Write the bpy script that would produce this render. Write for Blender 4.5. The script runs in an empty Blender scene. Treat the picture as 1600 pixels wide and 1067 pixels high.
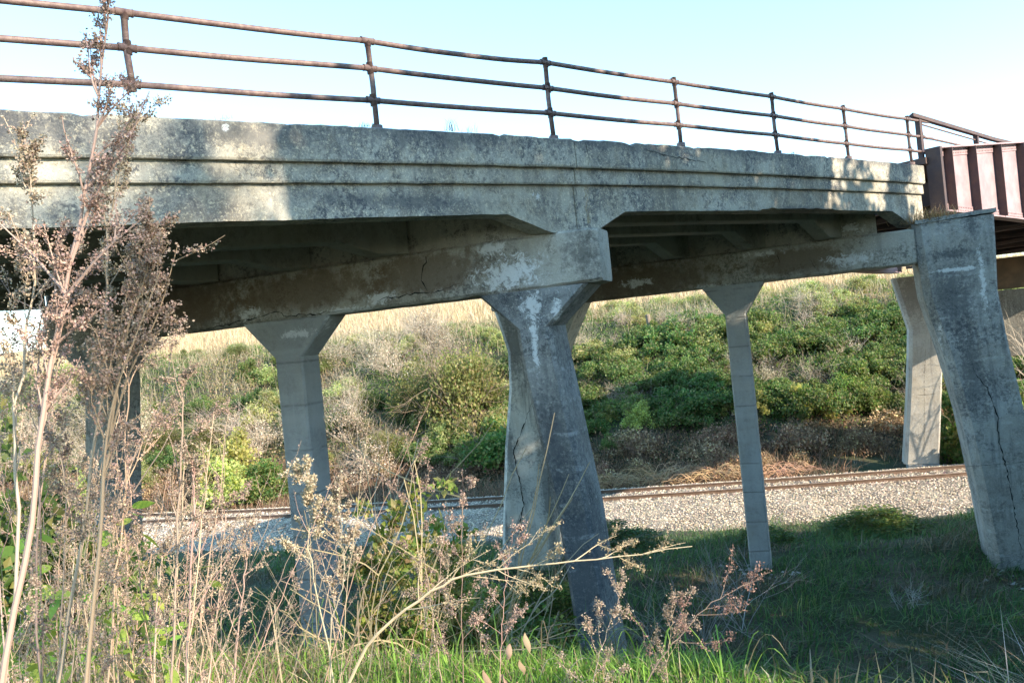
import bpy, bmesh, math, random
import numpy as np
from mathutils import Vector, Matrix, noise

S = bpy.context.scene
COL = S.collection
rad = math.radians

# ------------------------------------------------------------------ camera
cam_d = bpy.data.cameras.new('camera')
cam = bpy.data.objects.new('camera', cam_d)
COL.objects.link(cam)
cam_d.sensor_width = 36.0
cam_d.lens = 36.0 * 1290.7 / 1600
cam_d.clip_start = 0.05
cam_d.clip_end = 6000
PITCH, ROLL = 0.0009, 0.1001
fwd = Vector((0, math.cos(PITCH), -math.sin(PITCH)))
up0 = Vector((0, math.sin(PITCH), math.cos(PITCH)))
rt0 = Vector((1, 0, 0))
rt = rt0 * math.cos(ROLL) - up0 * math.sin(ROLL)
up = up0 * math.cos(ROLL) + rt0 * math.sin(ROLL)
cam.matrix_world = Matrix(((rt.x, up.x, -fwd.x, 0), (rt.y, up.y, -fwd.y, 0), (rt.z, up.z, -fwd.z, 0), (0, 0, 0, 1)))
S.camera = cam

# ------------------------------------------------------------------ world, sun, exposure
SUN_EL = 28.0
SX, SY = 0.78, -0.62                       # horizontal direction towards the sun
w = bpy.data.worlds.new('World'); S.world = w; w.use_nodes = True
nt = w.node_tree
bg = nt.nodes['Background']
sky = nt.nodes.new('ShaderNodeTexSky'); sky.sky_type = 'NISHITA'; sky.sun_disc = False
sky.sun_elevation = rad(SUN_EL)
sky.sun_rotation = math.atan2(SX, SY)
sky.air_density = 1.0; sky.dust_density = 0.1; sky.ozone_density = 1.6
hz = nt.nodes.new('ShaderNodeMix'); hz.data_type = 'RGBA'; hz.blend_type = 'ADD'; hz.clamp_result = False
hz.inputs['Factor'].default_value = 1.0; hz.inputs['B'].default_value = (0.10, 0.66, 0.85, 1)   # thin bright haze over the whole sky
nt.links.new(sky.outputs[0], hz.inputs['A']); nt.links.new(hz.outputs['Result'], bg.inputs[0]); bg.inputs[1].default_value = 0.15
sd = bpy.data.lights.new('sun', 'SUN'); sun = bpy.data.objects.new('sun', sd); COL.objects.link(sun)
sd.energy = 4.0; sd.angle = rad(0.5); sd.color = (1.0, 0.87, 0.68)
sv = Vector((SX * math.cos(rad(SUN_EL)), SY * math.cos(rad(SUN_EL)), math.sin(rad(SUN_EL)))).normalized()
sun.rotation_euler = sv.to_track_quat('Z', 'Y').to_euler()
sun.location = (20, -20, 30)
S.view_settings.view_transform = 'Standard'
S.view_settings.look = 'None'
S.view_settings.gamma = 1
S.view_settings.use_curve_mapping = False
S.view_settings.exposure = 1.6

# ------------------------------------------------------------------ tags and object helpers
def tag(o, label=None, cat=None, group=None, kind=None):
    if label: o['label'] = label
    if cat: o['category'] = cat
    if group: o['group'] = group
    if kind: o['kind'] = kind
    return o

def empty(name, loc=(0, 0, 0), label=None, cat=None, group=None):
    o = bpy.data.objects.new(name, None); COL.objects.link(o); o.location = loc
    return tag(o, label, cat, group)

def link_mesh(name, me, mat, parent=None):
    if mat: me.materials.append(mat)
    o = bpy.data.objects.new(name, me); COL.objects.link(o)
    if parent is not None:
        o.parent = parent
        L = parent.location
        if parent.parent is None and (abs(L.x) + abs(L.y) + abs(L.z)) > 0:
            o.location = (-L.x, -L.y, -L.z)
    return o

def np_mesh(name, V, groups, col=None, smooth=False):
    """V n x 3, groups: list of integer arrays (m x k)."""
    me = bpy.data.meshes.new(name)
    V = np.asarray(V, dtype=np.float32)
    me.vertices.add(len(V)); me.vertices.foreach_set('co', V.ravel())
    groups = [np.asarray(g, dtype=np.int32) for g in groups if len(g)]
    nl = sum(g.size for g in groups); nf = sum(len(g) for g in groups)
    me.loops.add(nl); me.polygons.add(nf)
    me.loops.foreach_set('vertex_index', np.concatenate([g.ravel() for g in groups]))
    starts = []; s = 0
    for g in groups:
        starts.append(np.arange(len(g), dtype=np.int32) * g.shape[1] + s); s += g.size
    me.polygons.foreach_set('loop_start', np.concatenate(starts))
    me.polygons.foreach_set('use_smooth', np.full(nf, bool(smooth)))
    me.update(calc_edges=True)
    if col is not None:
        a = me.color_attributes.new('Col', 'FLOAT_COLOR', 'POINT')
        c = np.ones((len(V), 4), dtype=np.float32); c[:, :3] = col
        a.data.foreach_set('color', c.ravel())
    return me

class Geo:
    """collects numpy pieces into one mesh"""
    def __init__(s): s.V = []; s.F = {}; s.C = []; s.n = 0
    def add(s, V, F, col=None):
        V = np.asarray(V, dtype=float).reshape(-1, 3); F = np.asarray(F)
        s.V.append(V); s.F.setdefault(F.shape[1], []).append(F + s.n)
        c = np.zeros((len(V), 3)) + (np.array([.3, .3, .3]) if col is None else np.asarray(col))
        s.C.append(c); s.n += len(V)
    def mesh(s, name, smooth=False):
        return np_mesh(name, np.concatenate(s.V), [np.concatenate(f) for f in s.F.values()], np.concatenate(s.C), smooth)
    def obj(s, name, mat, parent=None, smooth=False):
        return link_mesh(name, s.mesh(name, smooth), mat, parent)

BOXF = np.array([[0, 1, 2, 3], [7, 6, 5, 4], [0, 4, 5, 1], [1, 5, 6, 2], [2, 6, 7, 3], [3, 7, 4, 0]])
def frame_box(geo, o, ax, ay, az, x, y, z, col=None):
    """box spanned along three axes"""
    o, ax, ay, az = map(np.asarray, (o, ax, ay, az))
    pts = []
    for zz in z:
        for xx, yy in ((x[0], y[0]), (x[0], y[1]), (x[1], y[1]), (x[1], y[0])):
            pts.append(o + ax * xx + ay * yy + az * zz)
    geo.add(pts, BOXF, col)

def tube(geo, path, radii, sides=5, col=None, cap=True):
    P = np.asarray(path, dtype=float); k = len(P)
    R = np.zeros(k) + np.asarray(radii, dtype=float)
    T = np.gradient(P, axis=0); T /= np.linalg.norm(T, axis=1)[:, None] + 1e-9
    ref = np.array([0, 0, 1.0]) if abs(T[:, 2]).mean() < .85 else np.array([1.0, 0, 0])
    A = np.cross(T, ref); A /= np.linalg.norm(A, axis=1)[:, None] + 1e-9
    B = np.cross(T, A)
    an = np.arange(sides) * 2 * math.pi / sides
    V = P[:, None, :] + R[:, None, None] * (A[:, None, :] * np.cos(an)[None, :, None] + B[:, None, :] * np.sin(an)[None, :, None])
    i = np.arange(k - 1)[:, None] * sides; j = np.arange(sides)[None, :]; j2 = (j + 1) % sides
    F = np.stack([i + j, i + j2, i + sides + j2, i + sides + j], -1).reshape(-1, 4)
    geo.add(V.reshape(-1, 3), F, col)
    if cap and sides >= 4:
        n = geo.n
        for c in (0, k - 1):
            geo.F.setdefault(sides, []).append(np.array([[n - k * sides + c * sides + q for q in range(sides)]]))

def loft(geo, rings, col=None):
    R = np.asarray(rings, dtype=float); n, m, _ = R.shape
    i = np.arange(n - 1)[:, None] * m; j = np.arange(m)[None, :]; j2 = (j + 1) % m
    F = np.stack([i + j, i + j2, i + m + j2, i + m + j], -1).reshape(-1, 4)
    b = geo.n
    geo.add(R.reshape(-1, 3), F, col)
    geo.F.setdefault(m, []).append(np.array([[b + q for q in range(m)]]))
    geo.F.setdefault(m, []).append(np.array([[b + (n - 1) * m + q for q in range(m)]]))

def fix_normals(o):
    bm = bmesh.new(); bm.from_mesh(o.data); bmesh.ops.recalc_face_normals(bm, faces=bm.faces)
    for f in bm.faces: f.smooth = True
    bm.to_mesh(o.data); bm.free(); o.data.set_sharp_from_angle(angle=rad(16))
    return o

def jit(P, amp, sc, seed=0.0):
    P = Vector(P)
    v = noise.noise_vector(P * sc + Vector((seed, seed * .7, 3.1)))
    return np.array(P + v * amp)

# ------------------------------------------------------------------ materials
def new_mat(name):
    m = bpy.data.materials.new(name); m.use_nodes = True
    n = m.node_tree.nodes; l = m.node_tree.links
    return m, n, l, n['Principled BSDF']

class NB:
    def __init__(s, n, l): s.n = n; s.l = l
    def _in(s, sock, v):
        if hasattr(v, 'is_linked') or hasattr(v, 'links'): s.l.new(v, sock)
        else:
            if isinstance(v, (tuple, list)) and len(v) == 3 and len(sock.default_value) == 4: v = (*v, 1)
            sock.default_value = v
    def pos(s, scale=(1, 1, 1)):
        g = s.n.new('ShaderNodeNewGeometry'); m = s.n.new('ShaderNodeMapping'); m.inputs['Scale'].default_value = scale
        s.l.new(g.outputs['Position'], m.inputs['Vector']); return m.outputs[0]
    def noise(s, sc, detail=4, rough=.6, vec=None, dist=0):
        t = s.n.new('ShaderNodeTexNoise'); t.inputs['Scale'].default_value = sc; t.inputs['Detail'].default_value = detail
        t.inputs['Roughness'].default_value = rough; t.inputs['Distortion'].default_value = dist
        s.l.new(vec or s.pos(), t.inputs['Vector']); return t.outputs['Fac']
    def voro(s, sc, vec=None, out='Distance'):
        t = s.n.new('ShaderNodeTexVoronoi'); t.inputs['Scale'].default_value = sc
        s.l.new(vec or s.pos(), t.inputs['Vector']); return t.outputs[out]
    def ramp(s, v, a, b, lo=0., hi=1.):
        r = s.n.new('ShaderNodeMapRange'); r.interpolation_type = 'SMOOTHSTEP'
        s._in(r.inputs['Value'], v)
        r.inputs['From Min'].default_value = a; r.inputs['From Max'].default_value = b
        r.inputs['To Min'].default_value = lo; r.inputs['To Max'].default_value = hi
        return r.outputs['Result']
    def math(s, op, a, b=0.0):
        m = s.n.new('ShaderNodeMath'); m.operation = op; s._in(m.inputs[0], a); s._in(m.inputs[1], b); return m.outputs[0]
    def mix(s, f, a, b, mode='MIX'):
        m = s.n.new('ShaderNodeMix'); m.data_type = 'RGBA'; m.blend_type = mode
        s._in(m.inputs['Factor'], f); s._in(m.inputs['A'], a); s._in(m.inputs['B'], b); return m.outputs['Result']
    def bump(s, h, strength, dist, nrm=None):
        b = s.n.new('ShaderNodeBump'); b.inputs['Strength'].default_value = strength; b.inputs['Distance'].default_value = dist
        s._in(b.inputs['Height'], h)
        if nrm is not None: s.l.new(nrm, b.inputs['Normal'])
        return b.outputs['Normal']
    def blob(s, c, r):
        g = s.n.new('ShaderNodeNewGeometry')
        a = s.n.new('ShaderNodeVectorMath'); a.operation = 'SUBTRACT'; a.inputs[1].default_value = c; s.l.new(g.outputs['Position'], a.inputs[0])
        d = s.n.new('ShaderNodeVectorMath'); d.operation = 'DIVIDE'; d.inputs[1].default_value = r; s.l.new(a.outputs[0], d.inputs[0])
        e = s.n.new('ShaderNodeVectorMath'); e.operation = 'LENGTH'; s.l.new(d.outputs[0], e.inputs[0])
        return e.outputs['Value']

def concrete(name, base=(.34, .325, .29), dark=(.085, .085, .082), cream=(.50, .45, .36), lichen=.5, warm=.4,
             boards=0.0, white=(), brown=(), darkblobs=(), speck=1.0, streak=.3, pour=0.0):
    m, n, l, b = new_mat(name); B = NB(n, l)
    big = B.noise(.9, 5, .6); mid = B.noise(4.5, 6, .65); fine = B.noise(38, 4, .7); vf = B.noise(130, 2, .6)
    col = B.mix(B.ramp(big, .35, .68), base, tuple(c * .8 for c in base))
    col = B.mix(B.math('MULTIPLY', B.ramp(mid, .48, .66), warm), col, cream)
    # lichen and weathering: dark mottles that break up into grain
    lm = B.math('ADD', B.math('MULTIPLY', big, .5), B.math('ADD', B.math('MULTIPLY', mid, .5), B.math('MULTIPLY', B.math('SUBTRACT', fine, .5), .55)))
    lm = B.ramp(lm, .62 - .25 * lichen, .70 - .18 * lichen)
    col = B.mix(B.math('MULTIPLY', lm, min(1, .35 + lichen * .6)), col, dark)
    # grain of sand and pebbles
    g = B.ramp(fine, .56, .66)
    cg = B.noise(13, 7, .8); cv = B.noise(22, 5, .75, dist=.4)
    zone_ = B.ramp(B.noise(1.7, 5, .7, dist=.3), .44, .58)      # where the surface is colonised, else bare
    col = B.mix(B.math('MULTIPLY', B.math('MULTIPLY', B.ramp(cg, .47, .56), zone_), min(.95, .75 * speck)), col, tuple(c * 1.1 for c in dark))
    col = B.mix(B.math('MULTIPLY', B.ramp(cv, .55, .63), .42 * speck), col, tuple(min(1, c * 1.55) for c in cream) if speck > .9 else tuple(min(1, c * 1.4) for c in base))
    col = B.mix(B.math('MULTIPLY', B.ramp(B.noise(.55, 4, .6), .46, .6), .35), col, tuple(a * b for a, b in zip(base, (.78, .70, .58))))
    col = B.mix(B.math('MULTIPLY', g, .32 * speck), col, (.62, .58, .50))
    g2 = B.ramp(vf, .56, .68)
    col = B.mix(B.math('MULTIPLY', g2, .45 * speck), col, (.07, .07, .07))
    pv = B.ramp(B.voro(24), .10, .04)
    col = B.mix(B.math('MULTIPLY', B.math('MULTIPLY', pv, B.ramp(B.noise(3), .5, .6)), .8 * speck), col, (.05, .05, .05))
    # rain streaks
    st = B.noise(1.0, 4, .6, B.pos((5.5, 5.5, .45)))
    col = B.mix(B.math('MULTIPLY', B.ramp(st, .52, .72), streak), col, dark)
    col = B.mix(B.math('MULTIPLY', B.ramp(st, .47, .33), streak * .5), col, cream)
    hb = None
    if boards:
        bv = B.noise(1.0, 3, .5, B.pos((.5, .5, 3.0)))
        wv = n.new('ShaderNodeTexWave'); wv.wave_type = 'BANDS'; wv.bands_direction = 'Z'; wv.inputs['Scale'].default_value = .42
        wv.inputs['Distortion'].default_value = .5; wv.inputs['Detail'].default_value = 1.5; l.new(B.pos(), wv.inputs['Vector'])
        hb = B.ramp(wv.outputs['Fac'], .012, .0)
        brk = B.ramp(B.noise(2.3, 3), .38, .5)
        hb = B.math('MULTIPLY', hb, brk)
        col = B.mix(B.math('MULTIPLY', hb, boards), col, (.11, .11, .10))
        col = B.mix(B.math('MULTIPLY', B.ramp(bv, .5, .62), .2), col, tuple(c * 1.25 for c in base))
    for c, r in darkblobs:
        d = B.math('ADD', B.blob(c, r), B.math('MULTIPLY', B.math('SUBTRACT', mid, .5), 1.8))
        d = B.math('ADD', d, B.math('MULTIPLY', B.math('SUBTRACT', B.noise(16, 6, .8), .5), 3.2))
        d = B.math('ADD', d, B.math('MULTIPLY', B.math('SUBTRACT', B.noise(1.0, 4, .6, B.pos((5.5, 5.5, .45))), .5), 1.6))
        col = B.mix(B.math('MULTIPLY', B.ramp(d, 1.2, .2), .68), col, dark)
    for c, r in brown:
        d = B.math('ADD', B.blob(c, r), B.math('MULTIPLY', B.math('SUBTRACT', mid, .5), 2.2))
        d = B.math('ADD', d, B.math('MULTIPLY', B.math('SUBTRACT', fine, .5), .8))
        col = B.mix(B.math('MULTIPLY', B.ramp(d, 1.2, .6), .75), col, (.15, .105, .065))
    if pour:
        pw = n.new('ShaderNodeTexWave'); pw.wave_type = 'BANDS'; pw.bands_direction = 'Z'; pw.inputs['Scale'].default_value = .62
        pw.inputs['Distortion'].default_value = 1.6; pw.inputs['Detail'].default_value = 3; pw.inputs['Detail Scale'].default_value = 1.4; l.new(B.pos(), pw.inputs['Vector'])
        pm = B.math('MULTIPLY', B.ramp(pw.outputs['Fac'], .07, .0), B.ramp(B.noise(3.1, 6, .8), .50, .60))
        col = B.mix(B.math('MULTIPLY', pm, pour), col, (.62, .62, .60))
    wn = B.noise(7.0, 7, .78, dist=.6)
    for c, r in white:
        d = B.math('ADD', B.blob(c, r), B.math('MULTIPLY', B.math('SUBTRACT', wn, .5), 5.5))
        d = B.math('ADD', d, B.math('MULTIPLY', B.math('SUBTRACT', fine, .5), 1.2))
        col = B.mix(B.math('MULTIPLY', B.ramp(d, 1.0, .35), .85), col, (.74, .74, .72))
    l.new(col, b.inputs['Base Color']); b.inputs['Roughness'].default_value = .92
    b.inputs['Specular IOR Level'].default_value = .25
    h = B.math('ADD', B.math('MULTIPLY', mid, 1.2), B.math('ADD', B.math('MULTIPLY', fine, .55), B.math('MULTIPLY', vf, .25)))
    h = B.math('SUBTRACT', h, B.math('MULTIPLY', pv, .7))
    if hb is not None: h = B.math('SUBTRACT', h, B.math('MULTIPLY', hb, .9))
    l.new(B.bump(h, .9, .012), b.inputs['Normal'])
    return m

def simple(name, c, rough=.8, var=.3, sc=8, c2=None, bump=.3, metal=0, sc2=60, bd=.01):
    m, n, l, b = new_mat(name); B = NB(n, l)
    f = B.noise(sc, 5, .65); g = B.noise(sc2, 3, .6)
    col = B.mix(B.ramp(f, .35, .65), c, c2 or tuple(x * (1 - var) for x in c))
    col = B.mix(B.math('MULTIPLY', B.ramp(g, .5, .7), .35), col, tuple(x * .5 for x in c))
    l.new(col, b.inputs['Base Color']); b.inputs['Roughness'].default_value = rough; b.inputs['Metallic'].default_value = metal
    l.new(B.bump(B.math('ADD', f, g), bump, bd), b.inputs['Normal'])
    return m

def foliage(name, trans=.35, rough=.55, objvar=.25, tint=(1, 1, 1)):
    m, n, l, b = new_mat(name); B = NB(n, l)
    a = n.new('ShaderNodeAttribute'); a.attribute_name = 'Col'
    oi = n.new('ShaderNodeObjectInfo')
    hs = n.new('ShaderNodeHueSaturation')
    l.new(a.outputs['Color'], hs.inputs['Color'])
    l.new(B.ramp(oi.outputs['Random'], 0, 1, 1 - objvar, 1 + objvar), hs.inputs['Value'])
    l.new(B.ramp(B.math('FRACT', B.math('MULTIPLY', oi.outputs['Random'], 7.3)), 0, 1, .5 - .03 * objvar * 4, .5 + .03 * objvar * 4), hs.inputs['Hue'])
    col = B.mix(1.0, hs.outputs[0], tint, 'MULTIPLY')
    l.new(col, b.inputs['Base Color']); b.inputs['Roughness'].default_value = rough
    b.inputs['Specular IOR Level'].default_value = .3
    if trans > 0:
        t = n.new('ShaderNodeBsdfTranslucent'); l.new(B.mix(1.0, col, (1.25, 1.25, .8), 'MULTIPLY'), t.inputs['Color'])
        mx = n.new('ShaderNodeMixShader'); mx.inputs[0].default_value = trans
        l.new(b.outputs[0], mx.inputs[1]); l.new(t.outputs[0], mx.inputs[2])
        l.new(mx.outputs[0], n['Material Output'].inputs['Surface'])
    return m

# ------------------------------------------------------------------ bridge frame
# U runs along the bridge (to the right and away), N across it (away from the viewer)
TH = .8792
U = np.array([math.sin(TH), math.cos(TH), 0]); N = np.array([-U[1], U[0], 0]); Z = np.array([0, 0, 1.0])
OF = np.array([-1.2696, 10.549, 0])        # foot of the deck face at t = 0
PH = 1.2215
C = np.array([-math.sin(PH), math.cos(PH), 0])   # along the skewed pier caps, away
M = np.array([C[1], -C[0], 0])                   # into a pier, away from the viewer
KA = .97
PA = np.array([1.453, 12.61, 0]) * KA
PB = np.array([9.729, 19.654, 0])
PC = np.array([16.36, 35.59, 0])
def zt(t): return 2.855 + .0414 * t - .00094 * t * t      # top of the deck edge
def zf(t): return zt(t) - 1.116                            # bottom of the edge girder
def BP(t, p, z): return OF + U * t + N * p + Z * z

def pA(L, z, d=0.0): return PA + C * (L * KA) + Z * (z * KA) + M * d
def pB(L, z, d=0.0): return PB + C * L + Z * z + M * d
def pC(L, z, d=0.0): return PC + C * L + Z * z + M * d

M_DECK = concrete('weathered_deck_concrete', base=(.45, .42, .35), dark=(.08, .082, .09), lichen=.68, warm=.7, streak=.35, speck=1.3,
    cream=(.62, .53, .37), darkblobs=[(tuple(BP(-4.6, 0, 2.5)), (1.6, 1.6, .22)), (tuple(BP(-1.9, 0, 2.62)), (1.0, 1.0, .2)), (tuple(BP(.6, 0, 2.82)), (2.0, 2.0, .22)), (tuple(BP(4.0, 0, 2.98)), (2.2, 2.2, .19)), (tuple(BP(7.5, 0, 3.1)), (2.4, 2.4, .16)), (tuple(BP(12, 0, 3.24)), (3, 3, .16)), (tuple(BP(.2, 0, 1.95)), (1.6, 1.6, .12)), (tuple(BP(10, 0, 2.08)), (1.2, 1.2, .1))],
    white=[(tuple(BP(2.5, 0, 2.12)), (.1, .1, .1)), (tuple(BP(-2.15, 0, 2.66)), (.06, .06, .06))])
M_CAP = concrete('stained_cap_concrete', base=(.47, .44, .38), dark=(.09, .085, .075), lichen=.35, warm=.25, streak=.25,
    white=[(tuple(pA(1.5, 1.05)), (.55, .4, .30)), (tuple(pA(1.75, 1.5)), (.25, .3, .12)), (tuple(pA(3.8, .95)), (.3, .3, .1)), (tuple(pA(4.6, .78)), (.7, .5, .08)), (tuple(pA(6.5, .95)), (.3, .3, .10)),
           (tuple(pB(1.45, 1.15)), (.6, .4, .16)), (tuple(pB(1.3, 1.9)), (.3, .4, .14)), (tuple(pB(3.4, 1.55)), (.4, .4, .08)), (tuple(pB(6.7, 1.2)), (.5, .3, .12)), (tuple(pB(4.8, .86)), (.5, .3, .07))],
    brown=[(tuple(pA(2.9, 1.25)), (1.1, .9, .35)), (tuple(pA(5.3, 1.2)), (1.7, 1.0, .35)), (tuple(pB(2.6, 1.25)), (1.4, 1.0, .35)), (tuple(pB(7, 1.2)), (3, 1.5, .5)), (tuple(pA(8, 1.3)), (1.5, 1.5, .5))],
    darkblobs=[(tuple(pA(.25, 1.2)), (.3, .5, .5)), (tuple(pA(8.5, 1.1)), (2.4, 1.5, .6)), (tuple(pB(8, 1.3)), (3, 1.5, .6))])
M_LEG = concrete('leg_concrete', base=(.42, .425, .41), dark=(.065, .07, .08), lichen=.40, warm=.15, speck=1.0, streak=.5, pour=.3,
    white=[(tuple(pA(1.15, .5)), (.14, .3, .28)), (tuple(pA(1.17, -.1)), (.05, .2, .5)), (tuple(pA(.75, .3)), (.06, .2, .3)), (tuple(pA(5.15, .5)), (.3, .4, .10)), (tuple(pA(4.95, .45)), (.12, .5, .25)),
           (tuple(pB(-1.35, .3)), (.06, .4, .8)), (tuple(pB(-.9, .62)), (.7, .4, .05)), (tuple(pB(-.4, -1.4)), (.04, .4, .7))],
    darkblobs=[(tuple(pA(1.0, -1.7)), (.42, .8, 1.1)), (tuple(pA(.8, -3.6)), (.55, .8, 1.6)), (tuple(pB(-.8, 1.0)), (.8, .6, .16)), (tuple(pB(-.7, -.1)), (.62, .6, 1.1)), (tuple(pB(-.95, -1.9)), (.34, .6, 1.3)), (tuple(pB(-1.25, 1.6)), (.14, .5, .5))])
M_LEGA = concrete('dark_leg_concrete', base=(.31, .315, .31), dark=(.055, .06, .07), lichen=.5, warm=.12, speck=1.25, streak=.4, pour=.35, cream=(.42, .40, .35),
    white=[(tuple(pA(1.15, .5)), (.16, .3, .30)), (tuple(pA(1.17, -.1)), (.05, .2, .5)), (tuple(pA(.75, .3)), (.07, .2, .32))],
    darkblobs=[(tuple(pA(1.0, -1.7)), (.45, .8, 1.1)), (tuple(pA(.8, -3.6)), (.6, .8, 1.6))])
M_LEG2 = concrete('pale_leg_concrete', base=(.68, .66, .60), dark=(.09, .095, .10), lichen=.28, warm=.2, speck=.8, streak=.6, pour=.12,
    darkblobs=[(tuple(pB(10.3, -.2)), (.5, .7, 1.3)), (tuple(pB(9.75, -4.5)), (.22, .7, 2.2)), (tuple(pB(10.75, -3.0)), (.16, .5, 1.0))])
M_COL = concrete('column_concrete', base=(.43, .435, .42), dark=(.14, .14, .14), lichen=.05, warm=.08, speck=.35, streak=.12, boards=.38,
    white=[(tuple(pA(5.5, .5)), (.4, .4, .08)), (tuple(pA(4.9, .5)), (.10, .5, .2))])
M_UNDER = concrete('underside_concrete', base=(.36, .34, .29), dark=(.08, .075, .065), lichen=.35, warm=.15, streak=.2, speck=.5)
M_CRACK = simple('crack_shadow', (.018, .017, .015), 1.0)
M_RUST = simple('rusted_pipe', (.13, .08, .075), .62, c2=(.21, .145, .125), sc=14, bump=.5, metal=.15, bd=.003)
M_STEEL = simple('oxide_red_steel', (.38, .26, .27), .65, c2=(.29, .19, .20), sc=2.2, bump=.25, bd=.004)
M_STEELD = simple('rusted_and_shaded_steel', (.065, .042, .045), .75, c2=(.10, .06, .05), sc=3, bump=.3, bd=.004)  # rusty steel; its dark tone also paints shade on stiffeners and end plate

bridge = empty('concrete_bridge', tuple(BP(4, 4, -6.4)), 'old grey concrete road bridge with stained skewed piers and rusty pipe railing', 'bridge')

# deck edge beams (one for each span)
def edge_ring(t, bot, dy=0.0, seed=0, rough=True):
    top = zt(t)
    prof = [(-.62, -.02), (-.03, 0), (0, -.02), (.0, -.42), (-.012, -.445), (-.085, -.448), (-.07, -.475), (-.065, -.665), (-.075, -.69), (-.145, -.692), (-.13, -.72),
            (-.12, None), (-.50, None), (-.50, -.62), (-.62, -.55)]
    out = []
    for i, (d, dz) in enumerate(prof):
        z = bot if dz is None else top + dz
        if i == 11: z -= 0
        P = BP(t, -(d + dy), z)
        amp = .012 if i in (1, 2) else (.008 if i in (11, 12, 3, 4, 7, 8) else .003)
        P = jit(P, amp, 2.2, seed) ; P = jit(P, amp * .7, 9.0, seed)
        if i in (1, 2):
            nz = noise.noise(Vector(P) * 5.5)
            if nz > .25: P[2] -= (nz - .25) * .09
        if i == 11 and 8.3 < t < 11.0:
            nz = noise.noise(Vector(P) * 4.0); P[2] += .035 + .05 * max(0, nz); P += N * .03
        out.append(P)
    return out
def bottom1(t):
    if t < 1.944: return zf(t)
    if t < 2.72: return 1.80 + (1.55 - 1.80) * (t - 1.944) / (2.72 - 1.944)
    return 1.55
def bottom2(t):
    if t < 3.6: return 1.535
    if t < 4.346: return 1.535 + (1.885 - 1.535) * (t - 3.6) / .746
    if t < 13.644: return zf(t)
    if t < 14.6: return zf(13.644) - (zf(13.644) - 1.80) * (t - 13.644) / .956
    return 1.80
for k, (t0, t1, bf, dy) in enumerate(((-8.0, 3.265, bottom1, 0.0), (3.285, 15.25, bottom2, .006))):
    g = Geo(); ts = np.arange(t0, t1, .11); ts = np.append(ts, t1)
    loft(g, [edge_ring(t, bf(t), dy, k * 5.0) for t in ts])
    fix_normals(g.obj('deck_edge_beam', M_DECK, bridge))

# interior girders with haunches, far edge beam, deck slab, end walls over the caps
TA0 = float((PA - OF) @ U); PA0 = float((PA - OF) @ N)
CU, CN = float(C @ U), float(C @ N)
def tA(p): return TA0 + CU / CN * (p - PA0)
def tB(p): return 14.278 + CU / CN * p
def tZ(p): return tA(p) - 11.0
def girder(p, wd, ta, tb, capz0, capz1, name='girder'):
    g = Geo(); rings = []
    for t in (ta + .05, ta + .75, ta + 1.5, *np.arange(ta + 2.2, tb - 1.6, .8), tb - 1.15, tb - .45, tb + .1):
        if t < ta + 1.4: bz = capz0 + (zf(ta + 1.5) - capz0) * max(0, (t - ta - .75)) / .75
        elif t > tb - 1.1: bz = zf(tb - 1.15) + (capz1 - zf(tb - 1.15)) * min(1, (t - tb + 1.15) / .7)
        else: bz = zf(t)
        tz = zt(t) - .42
        rings.append([jit(BP(t, p + a * wd / 2, zz), .006, 3) for a, zz in ((-1, tz), (-1, bz + .02), (-.92, bz), (.92, bz), (1, bz + .02), (1, tz))])
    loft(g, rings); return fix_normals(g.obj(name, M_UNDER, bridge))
for p in (2.5, 4.1, 5.75, 7.4): girder(p, .42, tZ(p), tA(p) + .05, 1.25, 1.565)
for p in (1.55, 3.1, 4.75, 6.4, 8.0): girder(p, .42, tA(p) + .5, tB(p) + .05, 1.565, 1.70)
girder(9.55, .5, tZ(9.5), tA(9.5) + .2, 1.25, 1.565, 'deck_edge_beam'); girder(9.55, .5, tA(9.5) + .35, tB(9.5) + .3, 1.565, 1.70, 'deck_edge_beam')
g = Geo(); rings = []
for t in np.arange(-12.5, 15.3, 1.0):
    zz = zt(t); lo = max(0, 0)
    rings.append([BP(t, .5, zz - .30), BP(t, .5, zz - .62 + .02), BP(t, 9.3, zz - .60), BP(t, 9.3, zz - .30)])
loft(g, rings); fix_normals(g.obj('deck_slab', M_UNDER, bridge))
def wall_over_cap(P0, L0, L1, z0, zfun, d0, d1):
    g = Geo(); rings = []
    for L in np.arange(L0, L1 + .01, .25):
        o = P0 + C * L; t = float((o - OF) @ U); zz = zfun(t)
        rings.append([jit(o + M * d0 + Z * zz, .004, 3), jit(o + M * d0 + Z * z0, .012, 3), o + M * d1 + Z * z0, o + M * d1 + Z * zz])
    loft(g, rings); fix_normals(g.obj('end_wall', M_CAP, bridge))
wall_over_cap(PA, .75, 10.9, 1.56, lambda t: zt(t) - .6, .10, .34)
wall_over_cap(PB, .75, 10.7, 1.69, lambda t: zt(t) - .6, .10, .55)

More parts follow.
